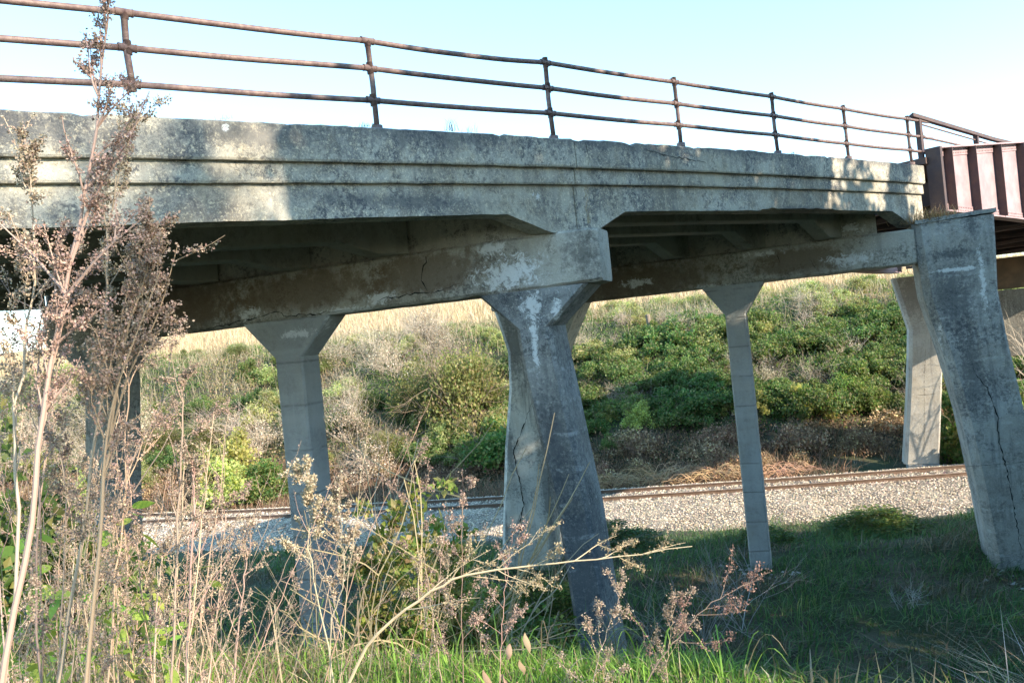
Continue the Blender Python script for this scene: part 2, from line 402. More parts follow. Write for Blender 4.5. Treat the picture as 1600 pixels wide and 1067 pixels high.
# pier caps: rings along C
def cap(name, P0, L0, L1, zb, ztop, thick, k=1.0, spall=0.0, seed=0):
    g = Geo(); rings = []; n = int((L1 - L0) / .12)
    for i in range(n + 1):
        L = L0 + (L1 - L0) * i / n; o = P0 + C * L
        ch = .045; e = 0
        if i in (0, n): e = .04
        sp = 0
        if spall:
            nn = noise.noise(Vector((L * 1.3, seed, 0))); sp = spall * max(0, nn) * 1.2 + spall * .25 * noise.noise(Vector((L * 6, seed, 1)))
        pr = [(0 + e, ztop - ch - e * .3), (ch + e, ztop - e * .4), (thick - ch, ztop - e * .4), (thick, ztop - ch), (thick, zb + ch + e * .5), (thick - ch, zb + e * .5), (ch + e, zb + e * .5 + max(0, sp)), (0 + e, zb + ch + e * .5 + max(0, sp) * .5)]
        ring = []
        for q, (d, z) in enumerate(pr):
            P = o + M * d + Z * z
            P = jit(P, .012, 1.8, seed); P = jit(P, .010 if q in (0, 6, 7) else .005, 7, seed); ring.append(P)
        rings.append(ring)
    loft(g, rings); return fix_normals(g.obj(name, M_CAP, bridge))
capA = cap('pier_cap', PA, 0.0, 11.5 * KA, .765 * KA, 1.62 * KA, .72, spall=.035, seed=1)
capB = cap('pier_cap', PB, -.05, 10.9, .85, 1.70, .85, spall=.06, seed=2)
PZ = PA - U * 11.0
capZ = cap('pier_cap', PZ, 0.0, 11.2, .40, 1.24, .72, seed=3)

# vertical members: rings in z, front edge L(z), right edge L(z)
def member(name, frame, prof, thick, ch, mat, parent, back=None, dstep=.22, front=0.0, amp=.008, seed=0, ch_l=None):
    """prof: list (z, Lleft, Lright) from the top down."""
    zs = [a[0] for a in prof][::-1]; ls = [a[1] for a in prof][::-1]; rs = [a[2] for a in prof][::-1]
    grid = sorted(set([round(z, 4) for z in zs] + list(np.arange(min(zs), max(zs), dstep))))
    g = Geo(); rings = []
    cl = ch if ch_l is None else ch_l
    for z in grid:
        a = np.interp(z, zs, ls); b = np.interp(z, zs, rs); th = thick if back is None else np.interp(z, [back[1][0], back[0][0]], [back[1][1], back[0][1]])
        pts = [(a - cl, front), (b + ch, front), (b, front + ch), (b, front + th - .05), (b + .05, front + th), (a - .05, front + th), (a, front + th - .05), (a, front + cl)]
        ring = []
        for L, d in pts:
            P = frame(L, z, d); P = jit(P, amp, 1.6, seed); P = jit(P, amp * .6, 6.5, seed); ring.append(P)
        rings.append(ring)
    loft(g, rings); return fix_normals(g.obj(name, mat, parent))

# pier nearest the camera
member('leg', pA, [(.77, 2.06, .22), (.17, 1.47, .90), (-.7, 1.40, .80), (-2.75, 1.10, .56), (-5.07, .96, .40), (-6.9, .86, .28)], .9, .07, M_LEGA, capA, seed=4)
member('column', pA, [(.77, 6.70, 4.84), (.10, 6.07, 5.50), (-6.9, 6.10, 5.53)], .56, .035, M_COL, capA, amp=.004, seed=5, front=.03)
member('leg', pA, [(.77, 11.3, 9.35), (.17, 10.55, 9.98), (-2.75, 10.9, 10.3), (-6.9, 11.2, 10.55)], .9, .05, M_LEG, capA, seed=6, front=.02)
# middle pier
legB = member('leg', pB, [(1.80, -.02, -1.74), (.02, -.12, -1.66), (-1.33, -.42, -1.78), (-2.75, -.66, -1.95), (-4.6, -.86, -2.22), (-7.1, -1.06, -2.6)], 1.45, .06, M_LEG, capB, seed=7, front=-.03, ch_l=.17)
member('column', pB, [(.86, 5.03, 3.46), (.10, 4.50, 3.98), (-7.0, 4.50, 3.98)], .56, .035, M_COL, capB, amp=.004, seed=8, front=.03)
member('leg', pB, [(.86, 10.85, 8.30), (-.3, 10.55, 8.95), (-1.3, 10.62, 9.25), (-3.0, 10.93, 9.52), (-7.2, 11.5, 9.85)], 1.3, .12, M_LEG2, capB, seed=9, front=.02)
# seat block over the big leg, and its thin capping course
g = Geo(); rings = []
for L in np.arange(-1.78, .02, .1):
    zz = 1.80 - .035 * (L + 0)
    rings.append([jit(pB(L, zz + .07, -.06), .012, 5), jit(pB(L, zz - .02, -.06), .01, 5), pB(L, zz - .02, 1.42), pB(L, zz + .07, 1.42)])
loft(g, rings); fix_normals(g.obj('bearing_seat', M_LEG, legB if False else bridge))
for ff in ((1.2, .6), (5.8, 5.2), (10.6, 10.0)):
    member('column', lambda L, z, d=0: PZ + C * L + Z * z + M * d, [(.40, ff[0] + .6, ff[1] - .6), (-.2, ff[0], ff[1]), (-6.9, ff[0], ff[1])], .56, .04, M_COL, capZ, dstep=1.0)

# cracks: narrow open joints following the stained faces
def crack(frame, pts, wd, parent=bridge, d=-.008, seed=0):
    g = Geo(); rnd = random.Random(seed); pl = []
    for (a, b), (c, e) in zip(pts[:-1], pts[1:]):
        n = max(2, int(math.hypot(c - a, e - b) / .07))
        for i in range(n):
            f = i / n; pl.append((a + (c - a) * f + rnd.uniform(-.018, .018), b + (e - b) * f + rnd.uniform(-.018, .018)))
    pl.append(pts[-1]); n = len(pl); V = []
    for i, (L, z) in enumerate(pl):
        ww = wd * .72 * (.2 + 1.1 * rnd.random() ** 1.5) * min(1, .2 + 4 * min(i, n - 1 - i) / n)
        j = min(i + 1, n - 1); k = max(i - 1, 0)
        dx, dz = pl[j][0] - pl[k][0], pl[j][1] - pl[k][1]; q = math.hypot(dx, dz) + 1e-9
        V += [frame(L - dz / q * ww / 2, z + dx / q * ww / 2, d), frame(L + dz / q * ww / 2, z - dx / q * ww / 2, d)]
    F = [(2 * i, 2 * i + 1, 2 * i + 3, 2 * i + 2) for i in range(n - 1)]
    g.add(V, F); return g.obj('crack', M_CRACK, parent)
crack(pA, [(3.9, .88), (3.76, .93), (3.38, .92), (3.17, .95), (2.82, .92), (2.6, .96), (2.35, 1.0)], .028, capA, seed=1)
crack(pA, [(2.88, 1.5), (2.98, 1.3), (3.02, 1.15), (2.93, .95)], .06, capA, seed=2)
crack(pA, [(7.8, .74), (6.64, .84), (5.82, .92), (5.74, .83), (5.0, .80), (4.51, .82)], .030, capA, d=-.012, seed=3)
crack(pB, [(-.95, -1.5), (-1.05, -1.91), (-1.24, -2.18), (-1.41, -2.9), (-1.36, -3.1), (-1.38, -3.46), (-1.48, -4.21), (-1.57, -5.56), (-1.6, -6.2)], .034, capB, d=-.046, seed=4)
crack(pB, [(9.95, -1.8), (10.65, -3.14), (10.53, -4.14), (10.5, -4.65), (10.64, -5.01), (10.68, -5.63), (10.9, -6.2)], .05, capB, d=-.0, seed=5)
crack(pB, [(-.45, -4.02), (-1.2, -3.98), (-2.0, -3.95)], .014, capB, d=-.046, seed=6)
crack(pB, [(2.2, 1.02), (2.35, 1.28)], .03, capB, seed=7); crack(pB, [(3.05, 1.25), (3.1, 1.5)], .03, capB, seed=8)
fr = lambda L, z, d=0: BP(L, d, z)
crack(fr, [(3.50, 2.93), (3.56, 2.75), (3.50, 2.56)], .026, bridge, d=-.012, seed=9)
crack(fr, [(3.36, 2.50), (3.37, 2.29)], .014, bridge, d=.035, seed=10)
crack(fr, [(3.27, 2.24), (3.26, 1.56)], .026, bridge, d=.074, seed=11)
crack(fr, [(4.9, 2.93), (5.4, 2.85), (6.0, 2.84), (6.6, 2.80)], .022, bridge, d=-.014, seed=12)
crack(fr, [(-.15, 2.12), (.0, 2.05), (.1, 2.07)], .02, bridge, d=.082, seed=13)

# ------------------------------------------------------------------ pipe railing
RP = .25
def RPt(t, z, dp=0): return BP(t, RP + dp, z)
posts = [(-3.035, 3.892, 3.046), (-.065, 4.047, 2.93), (3.07, 4.195, 3.05), (6.17, 4.29, 3.18), (9.25, 4.37, 3.25), (12.08, 4.41, 3.33), (15.18, 4.47, 3.38), (15.9, 4.49, 3.70)]
heads = {0: (3.892, 3.512, 3.121), 1: (4.047, 3.69, 3.275), 2: (4.198, 3.805, 3.419), 3: (4.285, 3.895, 3.513), 4: (4.367, 3.977, 3.592), 5: (4.408, 4.022, 3.627), 6: (4.472, 4.077, 3.70), 7: (4.492, 4.1, 3.714)}
RR = .036
leftp = [(-6.1, 3.70, 3.32, 2.92), (-9.0, 3.50, 3.12, 2.73)]
for r in range(3):
    pts = [(a[0], a[1 + r]) for a in leftp[::-1]] + [(posts[i][0], heads[i][r]) for i in range(8)] + [(16.5, (4.52, 4.09, 3.68)[r])]
    if r == 0: pts.insert(4, (1.45, 4.085))
    for (ta, za), (tb, zb) in zip(pts[:-1], pts[1:]):
        g = Geo(); n = 6; pp = []
        for i in range(n + 1):
            f = i / n; sag = -.012 * math.sin(math.pi * f) * (1 if r != 0 or True else 0)
            pp.append(jit(RPt(ta + (tb - ta) * f, za + (zb - za) * f + sag), .006, .8, r))
        tube(g, pp, RR, 12); g.obj('handrail_pipe', M_RUST, bridge, True)
for i, (t, ztp, zb) in enumerate(posts + [(a[0], a[1], a[3] - .33) for a in leftp]):
    g = Geo(); hs = heads.get(i) or leftp[i - 8][1:]
    tube(g, [RPt(t, ztp), RPt(t + (.02 if i % 2 else -.01), (ztp + zb) / 2), RPt(t + .02, zb)], .036, 12)
    for z in hs:
        tube(g, [RPt(t, z + .075 if z != ztp else z + .01), RPt(t + .004, z - .075)], .043, 12)
        tube(g, [RPt(t - .09, z), RPt(t + .08, z)], .043, 12)
        tube(g, [RPt(t - .095, z), RPt(t - .08, z)], .046, 12); tube(g, [RPt(t + .08, z), RPt(t + .095, z)], .046, 12)
    if 0 < i < 7 or i > 7:
        tube(g, [RPt(t + .02, zb - .05), RPt(t + .02, zb + .012)], .075, 10)
        for a in (-.055, .055): tube(g, [RPt(t + .02 + a, zb + .0), RPt(t + .02 + a, zb + .035)], .012, 6)
    g.obj('rail_post', M_RUST, bridge, True)
g = Geo(); tube(g, [RPt(-3.02, 2.62), RPt(-3.02, 2.79), RPt(-3.02, 2.815)], [.06, .062, .04], 12)
tube(g, [RPt(-3.02, 2.6), RPt(-3.02, 2.76)], .10, 12)
g.obj('broken_post_stub', M_RUST, bridge, True)

# ------------------------------------------------------------------ steel span
steel = empty('steel_girder_span', tuple(BP(25, 4, -6.9)), 'rust red riveted plate girder span at the right end of the concrete bridge', 'bridge span')
stp = lambda t: float(np.interp(t, [15.5, 22.2, 26, 29, 35], [3.66, 4.32, 4.45, 4.35, 3.75]))
sbt = lambda t: float(np.interp(t, [15.5, 21.6, 26, 31, 35], [2.17, 2.02, 1.75, 1.42, 1.35]))
def plate_girder(p, side, name='girder_web'):
    g = Geo(); ts = np.arange(15.62, 34.8, 1.6)
    loft(g, [[BP(t, p - .01, stp(t)), BP(t, p - .01, sbt(t)), BP(t, p + .01, sbt(t)), BP(t, p + .01, stp(t))] for t in ts])
    web = fix_normals(g.obj(name, M_STEEL, steel))
    for f, a in ((stp, 1), (sbt, -1)):
        g = Geo(); loft(g, [[BP(t, p - .17, f(t)), BP(t, p + .17, f(t)), BP(t, p + .17, f(t) + a * .04), BP(t, p - .17, f(t) + a * .04)] for t in ts])
        fix_normals(g.obj('flange', M_STEEL, steel))
        g = Geo(); loft(g, [[BP(t, p + side * .012, f(t)), BP(t, p + side * .03, f(t)), BP(t, p + side * .03, f(t) - a * .19), BP(t, p + side * .012, f(t) - a * .19)] for t in ts])
        fix_normals(g.obj('flange_angle', M_STEEL, steel))
    return web
plate_girder(-.05, -1); plate_girder(9.3, 1)
stiff = [16.3, 17.8, 19.55, 21.3, 23.1, 24.9, 26.7, 28.5, 30.3, 32.1, 33.7]
for t in stiff:
    for p, sd_ in ((-.05, -1), (9.3, 1)):
        g = Geo()
        frame_box(g, BP(t, p, 0), U, N * sd_, Z, (0, .022), (.014, .235), (sbt(t) + .004, stp(t) - .004))
        frame_box(g, BP(t, p, 0), U, N * sd_, Z, (.024, .13), (.032, .046), (sbt(t) + .2, stp(t) - .2))
        g.obj('stiffener', M_STEELD, steel)  # darker than the web: shade on the left faces is put into the colour
g = Geo(); frame_box(g, BP(15.6, -.05, 0), U, N, Z, (-.02, .0), (-.24, .12), (2.1, 3.70)); frame_box(g, BP(15.6, -.05, 0), U, N, Z, (.002, .10), (-.24, -.225), (2.1, 3.70))
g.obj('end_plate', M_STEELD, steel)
g = Geo(); rv = []
def rivet(t, z, p=-.082):
    o = BP(t, p, z); r = .024
    V = [o + U * r, o + Z * r, o - U * r, o - Z * r, o - N * .013]; g.add(V, [(0, 1, 4), (1, 2, 4), (2, 3, 4), (3, 0, 4)])
t = 16.05
while t < 26:
    for dz in (.05, .13): rivet(t, stp(t) - dz); rivet(t + .05, sbt(t) + dz)
    t += .105
for t in stiff[:5]:
    z = sbt(t) + .3
    while z < stp(t) - .25: rivet(t + .075, z, -.098); z += .12
tag(g.obj('rivets', M_STEELD, steel), kind='stuff')
for t in np.arange(16.6, 34, 1.75):
    g = Geo(); b = sbt(t) + .28
    frame_box(g, BP(t, 0, 0), U, N, Z, (-.01, .01), (.0, 9.25), (b, b + .6)); frame_box(g, BP(t, 0, 0), U, N, Z, (-.13, .13), (.0, 9.25), (b - .022, b - .002))
    g.obj('floor_beam', M_STEELD, steel)
for i, t in enumerate(np.arange(16.6, 32, 3.5)):
    g = Geo()
    for a, b_ in (((t, .1), (t + 3.4, 9.2)), ((t + 3.4, .1), (t, 9.2))):
        P, Q = BP(a[0], a[1], sbt(a[0]) + .12), BP(b_[0], b_[1], sbt(b_[0]) + .14)
        D = (Q - P) / np.linalg.norm(Q - P); X = np.cross(D, Z)
        frame_box(g, P, D, X, Z, (0, np.linalg.norm(Q - P)), (-.06, .06), (0, .015)); frame_box(g, P, D, X, Z, (0, np.linalg.norm(Q - P)), (-.06, -.045), (.016, .12))
    g.obj('diagonal_brace', M_STEELD, steel)
for p in np.arange(1.3, 9, 1.3):
    g = Geo(); loft(g, [[BP(t, p - .08, sbt(t) + .9), BP(t, p + .08, sbt(t) + .9), BP(t, p + .08, sbt(t) + 1.15), BP(t, p - .08, sbt(t) + 1.15)] for t in np.arange(15.7, 34.6, 2)])
    fix_normals(g.obj('stringer', M_STEELD, steel))
g = Geo(); loft(g, [[BP(t, .02, sbt(t) + 1.16), BP(t, 9.2, sbt(t) + 1.16), BP(t, 9.2, sbt(t) + 1.32), BP(t, .02, sbt(t) + 1.32)] for t in np.arange(15.45, 34.8, 1.5)])
fix_normals(g.obj('deck', M_STEELD, steel))
# railing of the steel span: angle iron top rail, posts and low mid rail
sr = lambda t: float(np.interp(t, [15.4, 20.7, 34], [4.545, 4.33, 4.2]))
g = Geo(); loft(g, [[BP(t, .18, sr(t)), BP(t, .30, sr(t)), BP(t, .30, sr(t) + .035), BP(t, .20, sr(t) + .09), BP(t, .18, sr(t) + .09)] for t in np.arange(15.4, 34.1, 1.7)])
fix_normals(g.obj('top_rail', M_STEELD, steel))
for t in (15.75, 19.3, 22.9, 26.5, 30.1, 33.6):
    g = Geo(); frame_box(g, BP(t, .2, 0), U, N, Z, (0, .10), (0, .02), (3.3, sr(t) + .01)); frame_box(g, BP(t, .2, 0), U, N, Z, (0, .02), (.021, .12), (3.3, sr(t) + .01)); g.obj('rail_post', M_STEELD, steel)
g = Geo(); tube(g, [BP(15.9, .27, 4.1), BP(20, .27, 4.02), BP(33.8, .27, 3.9)], .03, 8); g.obj('mid_rail', M_RUST, steel)
g = Geo(); tube(g, [BP(15.9, .27, 4.42), BP(20, .27, 4.25), BP(33.8, .27, 4.1)], .022, 8); g.obj('mid_rail', M_RUST, steel)

# far pier of the steel span
pier = empty('far_pier', tuple(PC + Z * -6.9), 'pale concrete pier leg just beyond the railway tracks, shaded at its top', 'bridge pier')
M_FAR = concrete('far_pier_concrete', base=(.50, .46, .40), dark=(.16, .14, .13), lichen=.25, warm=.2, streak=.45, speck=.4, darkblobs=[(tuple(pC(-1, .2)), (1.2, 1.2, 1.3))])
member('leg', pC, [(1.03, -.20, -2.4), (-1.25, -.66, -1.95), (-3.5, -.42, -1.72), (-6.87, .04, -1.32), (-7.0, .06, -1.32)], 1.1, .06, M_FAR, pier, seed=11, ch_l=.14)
crack(pC, [(-1.25, -1.8), (-1.08, -3.0), (-.95, -4.5), (-.72, -6.8)], .02, pier, d=-.012, seed=20)
crack(pC, [(-.66, -4.05), (-1.6, -4.02)], .02, pier, d=-.012, seed=21)
g = Geo(); frame_box(g, PC, C, M, Z, (-1.3, -.1), (-.12, 1.2), (-7.5, -7.02)); g.obj('footing', M_LEG, pier)
g = Geo(); rings = []
for L in np.arange(-11.5, -3.2, .5): rings.append([jit(pC(L, .05, .2), .02, 3), jit(pC(L, -2.7, .2), .02, 3), pC(L, -2.7, 1.1), pC(L, .05, 1.1)])
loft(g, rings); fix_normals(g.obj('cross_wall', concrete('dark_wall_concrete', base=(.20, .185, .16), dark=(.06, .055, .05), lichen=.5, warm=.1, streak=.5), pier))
member('leg', pC, [(.0, -10.2, -11.3), (-6.9, -10.0, -11.6)], 1.0, .06, M_FAR, pier, seed=12)
g = Geo(); frame_box(g, PC, C, M, Z, (-11.4, -3.3), (.25, .45), (.08, 1.38)); g.obj('end_beam', simple('brown_steel', (.17, .10, .055), .8, c2=(.11, .07, .04), sc=2), pier)

# ------------------------------------------------------------------ terrain
def trackc(x):
    x = np.asarray(x, dtype=float); xc = np.clip(x, -30, 22)
    return 35.9 - .215 * xc + .0028 * xc * xc + (x - xc) * np.where(x > 0, -.092, -.383)
def terr(x, y, rough=True):
    x = np.asarray(x, dtype=float); y = np.asarray(y, dtype=float)
    s = y - trackc(x)
    base = np.interp(s, [-40, -24, -12, -6.6, -2, 0, 2.4, 3.6, 6, 9, 21, 23], [-6.3, -6.3, -6.45, -7.22, -7.3, -7.35, -7.3, -7.45, -6.9, -5.3, .3, .75])
    k = np.interp(x, [-80, -60, -30, 0, 40, 80], [.10, .10, .10, .088, .06, .045])
    base = base + np.clip(s - 23, 0, 72) * k
    yy = y + .25 * np.sin(x * .7) + np.where(x > .8, np.minimum((x - .8) * .8, 1.2 + (x - 2.3) * .15 * (x > 2.3)), 0) - np.where(x < -6, (x + 6) * .15, 0)
    bank = np.interp(yy, [-60, -8, 3.9, 4.6, 10.5, 11.5], [-1.0, -1.25, -1.6, -1.85, -6.15, -9.])
    h = np.maximum(base, bank)
    if rough:
        h = h + .10 * np.sin(x * .9 + 1.3) * np.sin(y * .8) * np.clip(np.abs(s) / 8 - .5, 0, 1) * (y > 6)
        h = h + np.clip((s - 6) / 6, 0, 1) * np.clip((26 - s) / 8, 0, 1) * (.45 * np.sin(x * .43 + s * .3) * np.sin(s * .55 + x * .12) + .2 * np.sin(x * 1.3 + 2) * np.cos(s * 1.1))
    return h
xs = np.concatenate([np.linspace(-3000, -160, 14), np.linspace(-140, -42, 24), np.arange(-40, 40, .6), np.linspace(41, 140, 24), np.linspace(160, 3000, 14)])
ys = np.concatenate([np.linspace(-2500, -60, 8), np.linspace(-50, -4, 14), np.arange(-3, 70, .5), np.linspace(71, 160, 45), np.linspace(180, 5000, 16)])
GX, GY = np.meshgrid(xs, ys); GZ = terr(GX, GY)
nx, ny = len(xs), len(ys)
i = np.arange(ny - 1)[:, None] * nx; j = np.arange(nx - 1)[None, :]
FQ = np.stack([i + j, i + j + 1, i + nx + j + 1, i + nx + j], -1).reshape(-1, 4)
m, n_, l_, b_ = new_mat('earth_and_stubble'); B_ = NB(n_, l_)
gp = n_.new('ShaderNodeNewGeometry'); sp = n_.new('ShaderNodeSeparateXYZ'); l_.new(gp.outputs['Position'], sp.inputs[0])
soil = B_.mix(B_.ramp(B_.noise(1.2, 6, .7), .4, .6), (.052, .045, .028), (.10, .085, .05))
soil = B_.mix(B_.ramp(B_.noise(.35, 4, .6), .42, .6), soil, (.045, .06, .02))
fld = B_.mix(B_.ramp(B_.noise(2.2, 6, .75), .35, .65), (.44, .34, .19), (.27, .20, .10))
fac = B_.ramp(B_.math('ADD', sp.outputs['Z'], B_.math('MULTIPLY', B_.noise(.3, 3), 1.5)), 1.0, 1.9)
l_.new(B_.mix(fac, soil, fld), b_.inputs['Base Color']); b_.inputs['Roughness'].default_value = .95
l_.new(B_.bump(B_.noise(9, 6, .8), .8, .08), b_.inputs['Normal'])
gr = link_mesh('ground', np_mesh('ground', np.stack([GX, GY, GZ], -1).reshape(-1, 3), [FQ], None, True), m); tag(gr, kind='structure')

# ballast bed
bx = np.arange(-46, 46, .25); bs = np.array([-6.9, -6.2, -5.5, -4.8, -4.0, -3.2, -2.4, -1.7, -.8, 0, .8, 1.7, 2.1, 2.6, 3.1])
bz = np.array([-7.34, -7.27, -7.2, -7.17, -7.13, -7.1, -7.07, -7.03, -7.03, -7.03, -7.03, -7.03, -7.12, -7.28, -7.5])
rng = np.random.RandomState(3)
BX, BS = np.meshgrid(bx, bs); BY = trackc(BX) + BS
BZ = bz[:, None] + rng.uniform(-.02, .02, BX.shape)
i = np.arange(len(bs) - 1)[:, None] * len(bx); j = np.arange(len(bx) - 1)[None, :]
FB = np.stack([i + j, i + j + 1, i + len(bx) + j + 1, i + len(bx) + j], -1).reshape(-1, 4)
m, n_, l_, b_ = new_mat('crushed_stone'); B_ = NB(n_, l_)
c = B_.mix(B_.ramp(B_.voro(13, out='Distance'), .15, .55), (.62, .51, .40), (.17, .135, .105))
c = B_.mix(B_.ramp(B_.noise(.8, 5), .45, .65), c, (.40, .33, .25))
l_.new(c, b_.inputs['Base Color']); b_.inputs['Roughness'].default_value = .95
l_.new(B_.bump(B_.voro(13), 1.0, .06), b_.inputs['Normal'])
tag(link_mesh('ballast', np_mesh('ballast', np.stack([BX, BY, BZ], -1).reshape(-1, 3), [FB], None), m), kind='structure')
# loose stones on it
ns = 34000
sx = rng.uniform(-24, 21, ns); ss = rng.uniform(-6.7, 2.3, ns); keep = (ss > -6.0 + .5 * np.sin(sx * .8) + .35 * np.sin(sx * 2.3 + 1)) | (rng.rand(ns) < .25); sx, ss = sx[keep], ss[keep]
sz = np.interp(ss, bs, bz); sr_ = rng.uniform(.018, .055, len(sx))
octo = np.array([[1, 0, 0], [-1, 0, 0], [0, 1, 0], [0, -1, 0], [0, 0, 1], [0, 0, -1.]])
OF8 = np.array([[0, 2, 4], [2, 1, 4], [1, 3, 4], [3, 0, 4], [2, 0, 5], [1, 2, 5], [3, 1, 5], [0, 3, 5]])
nS = len(sx); an = rng.uniform(0, 6.28, nS); ca, sa = np.cos(an), np.sin(an)
V = octo[None] * rng.uniform(.6, 1.25, (nS, 6, 1)) * sr_[:, None, None]
Vx = V[..., 0] * ca[:, None] - V[..., 1] * sa[:, None]; Vy = V[..., 0] * sa[:, None] + V[..., 1] * ca[:, None]
V = np.stack([Vx, Vy, V[..., 2] * .75], -1) + np.stack([sx, trackc(sx) + ss, sz + sr_ * .3], -1)[:, None, :]
cl = np.array([.66, .545, .43])[None] * rng.uniform(.5, 1.2, (nS, 1)) * np.where(rng.rand(nS, 1) < .2, .45, 1) + rng.uniform(-.03, .03, (nS, 3))
m = foliage('stone_chips', 0, .9, 0)
tag(link_mesh('ballast_stones', np_mesh('ballast_stones', V.reshape(-1, 3), [(OF8[None] + np.arange(nS)[:, None, None] * 6).reshape(-1, 3)], np.repeat(np.clip(cl, .03, .8), 6, 0)), m),
    'loose pale crushed stone lying along the railway bed', 'gravel', kind='stuff')

# railway track
track = empty('railway_track', (0, 35.9, -7.03), 'single railway track with rusty rails on pale stone ballast', 'railway track')
M_RAIL = simple('rail_steel', (.19, .12, .085), .6, c2=(.13, .085, .06), sc=5, bump=.2, metal=.2, bd=.003)
M_RAILTOP = simple('worn_rail_head', (.42, .36, .31), .35, c2=(.36, .27, .21), sc=5, bump=.1, metal=.4, bd=.002)
M_TIE = simple('old_timber', (.10, .075, .055), .9, c2=(.17, .13, .10), sc=7)
for off in (-.7525, .7525):
    x = np.arange(-46, 46, 1.0); yc = trackc(x); d = np.gradient(yc, x); nn = np.stack([-d, np.ones_like(d)], -1); nn /= np.linalg.norm(nn, axis=1)[:, None]
    g = Geo(); prof = [(-.075, 0), (-.075, .012), (-.012, .03), (-.012, .13), (-.036, .14), (-.036, .165), (-.03, .172), (.03, .172), (.036, .165), (.036, .14), (.012, .13), (.012, .03), (.075, .012), (.075, 0)]
    rings = [[np.array([x[k] + nn[k, 0] * (off + a), yc[k] + nn[k, 1] * (off + a), -7.045 + z]) for a, z in prof] for k in range(len(x))]
    loft(g, rings); ro = fix_normals(g.obj('rail', M_RAIL, track))
    g = Geo(); loft(g, [[np.array([x[k] + nn[k, 0] * (off + a), yc[k] + nn[k, 1] * (off + a), -7.045 + z]) for a, z in ((-.028, .1725), (.028, .1725), (.026, .1755), (-.026, .1755))] for k in range(len(x))])
    fix_normals(g.obj('rail_head', M_RAILTOP, ro))
g = Geo(); frame_box(g, (0, 0, 0), (1, 0, 0), (0, 1, 0), Z, (-.11, .11), (-1.28, 1.28), (-.12, 0)); tie_me = g.mesh('sleeper'); tie_me.materials.append(M_TIE)
x = -30.0
while x < 30:
    dd = float(trackc(x + .1) - trackc(x)) / .1
    o = bpy.data.objects.new('sleeper', tie_me); COL.objects.link(o); o.parent = track
    o.location = (x, float(trackc(x)) - 35.9, .012 + random.Random(int(x * 50)).uniform(-.01, .012)); o.rotation_euler = (0, 0, math.atan(dd))
    x += .58

#VEG
# ------------------------------------------------------------------ vegetation tools
M_LEAF = foliage('green_foliage', .5, .5, .18)
M_DRY = foliage('dry_foliage', .22, .8, .15)
M_STEM = foliage('plant_stems', 0, .8, .12)
M_GRASS = foliage('grass_blades', .35, .6, 0)
M_BARK = simple('bark', (.12, .09, .07), .95, sc=14, bump=.8, bd=.02)

def unit(v): return v / (np.linalg.norm(v, axis=-1, keepdims=True) + 1e-9)
def pal(rng, n, colors, var=.22):
    c = np.array(colors)[rng.randint(0, len(colors), n)]
    return np.clip(c * rng.uniform(1 - var, 1 + var, (n, 1)) * rng.uniform(.93, 1.07, (n, 3)), .005, .9)
def leaves(geo, rng, P, size, col, aspect=.42, bias=(0, 0, .3)):
    n = len(P); size = (np.zeros(n) + size)[:, None]
    a = unit(rng.normal(size=(n, 3)) + np.array(bias)); b = unit(np.cross(a, rng.normal(size=(n, 3))))
    c = np.cross(a, b)
    V = np.stack([P, P + a * size * .45 + b * size * aspect + c * size * .08, P + a * size, P + a * size * .45 - b * size * aspect + c * size * .08], 1)
    F = np.arange(n)[:, None] * 4 + np.arange(4)[None]
    geo.add(V.reshape(-1, 3), F, np.repeat(col, 4, 0))
def blades(geo, rng, P, h, wd, col, lean=(0, 0), spread=.45, tipcol=1.15):
    n = len(P); h = np.zeros(n) + h; wd = np.zeros(n) + wd
    an = rng.uniform(0, 6.283, n); d = np.stack([np.cos(an), np.sin(an), 0 * an], -1)
    ld = rng.normal(size=(n, 2)) * spread + np.array(lean); L = np.concatenate([ld, np.zeros((n, 1))], 1) * h[:, None]
    up_ = np.array([0, 0, 1.0]); wv = d * wd[:, None] * .5
    hz = h * np.clip(1 - .35 * (np.linalg.norm(ld, axis=1) ** 1.5), .25, 1)
    m1 = P + L * .28 + up_ * (hz * .55)[:, None]; tp = P + L + up_ * (hz * (1 - .25 * np.minimum(1, np.linalg.norm(ld, axis=1))))[:, None]
    V = np.stack([P - wv, P + wv, m1 + wv * .8, m1 - wv * .8, tp], 1)
    k = np.arange(n)[:, None] * 5; c = np.repeat(col, 5, 0)
    c = c.reshape(n, 5, 3); c[:, 4] *= tipcol; c = np.clip(c.reshape(-1, 3), 0, .9)
    b = geo.n; geo.add(V.reshape(-1, 3), k + np.array([[0, 1, 2, 3]]), c)
    geo.F.setdefault(3, []).append(k + np.array([[3, 2, 4]]) + b)

def limb(geo, rng, p, d, length, r, depth, col, ends, split=3, bend=.25, droop=0.0, sides=4):
    n = 5; pts = [np.array(p)]; dd = np.array(d, dtype=float)
    for i in range(n):
        dd = unit(dd + rng.normal(size=3) * bend * .5 + np.array([0, 0, -droop])); pts.append(pts[-1] + dd * length / n)
    tube(geo, pts, np.linspace(r, r * .45, n + 1), sides, col, cap=False)
    ends.append((pts[-1], dd, depth))
    if depth > 0:
        for k in range(split):
            q = pts[rng.randint(2, n + 1)]; nd = unit(dd + rng.normal(size=3) * .62 + np.array([0, 0, .12]))
            limb(geo, rng, q, nd, length * rng.uniform(.5, .78), r * .5, depth - 1, col, ends, split, bend, droop, 3)

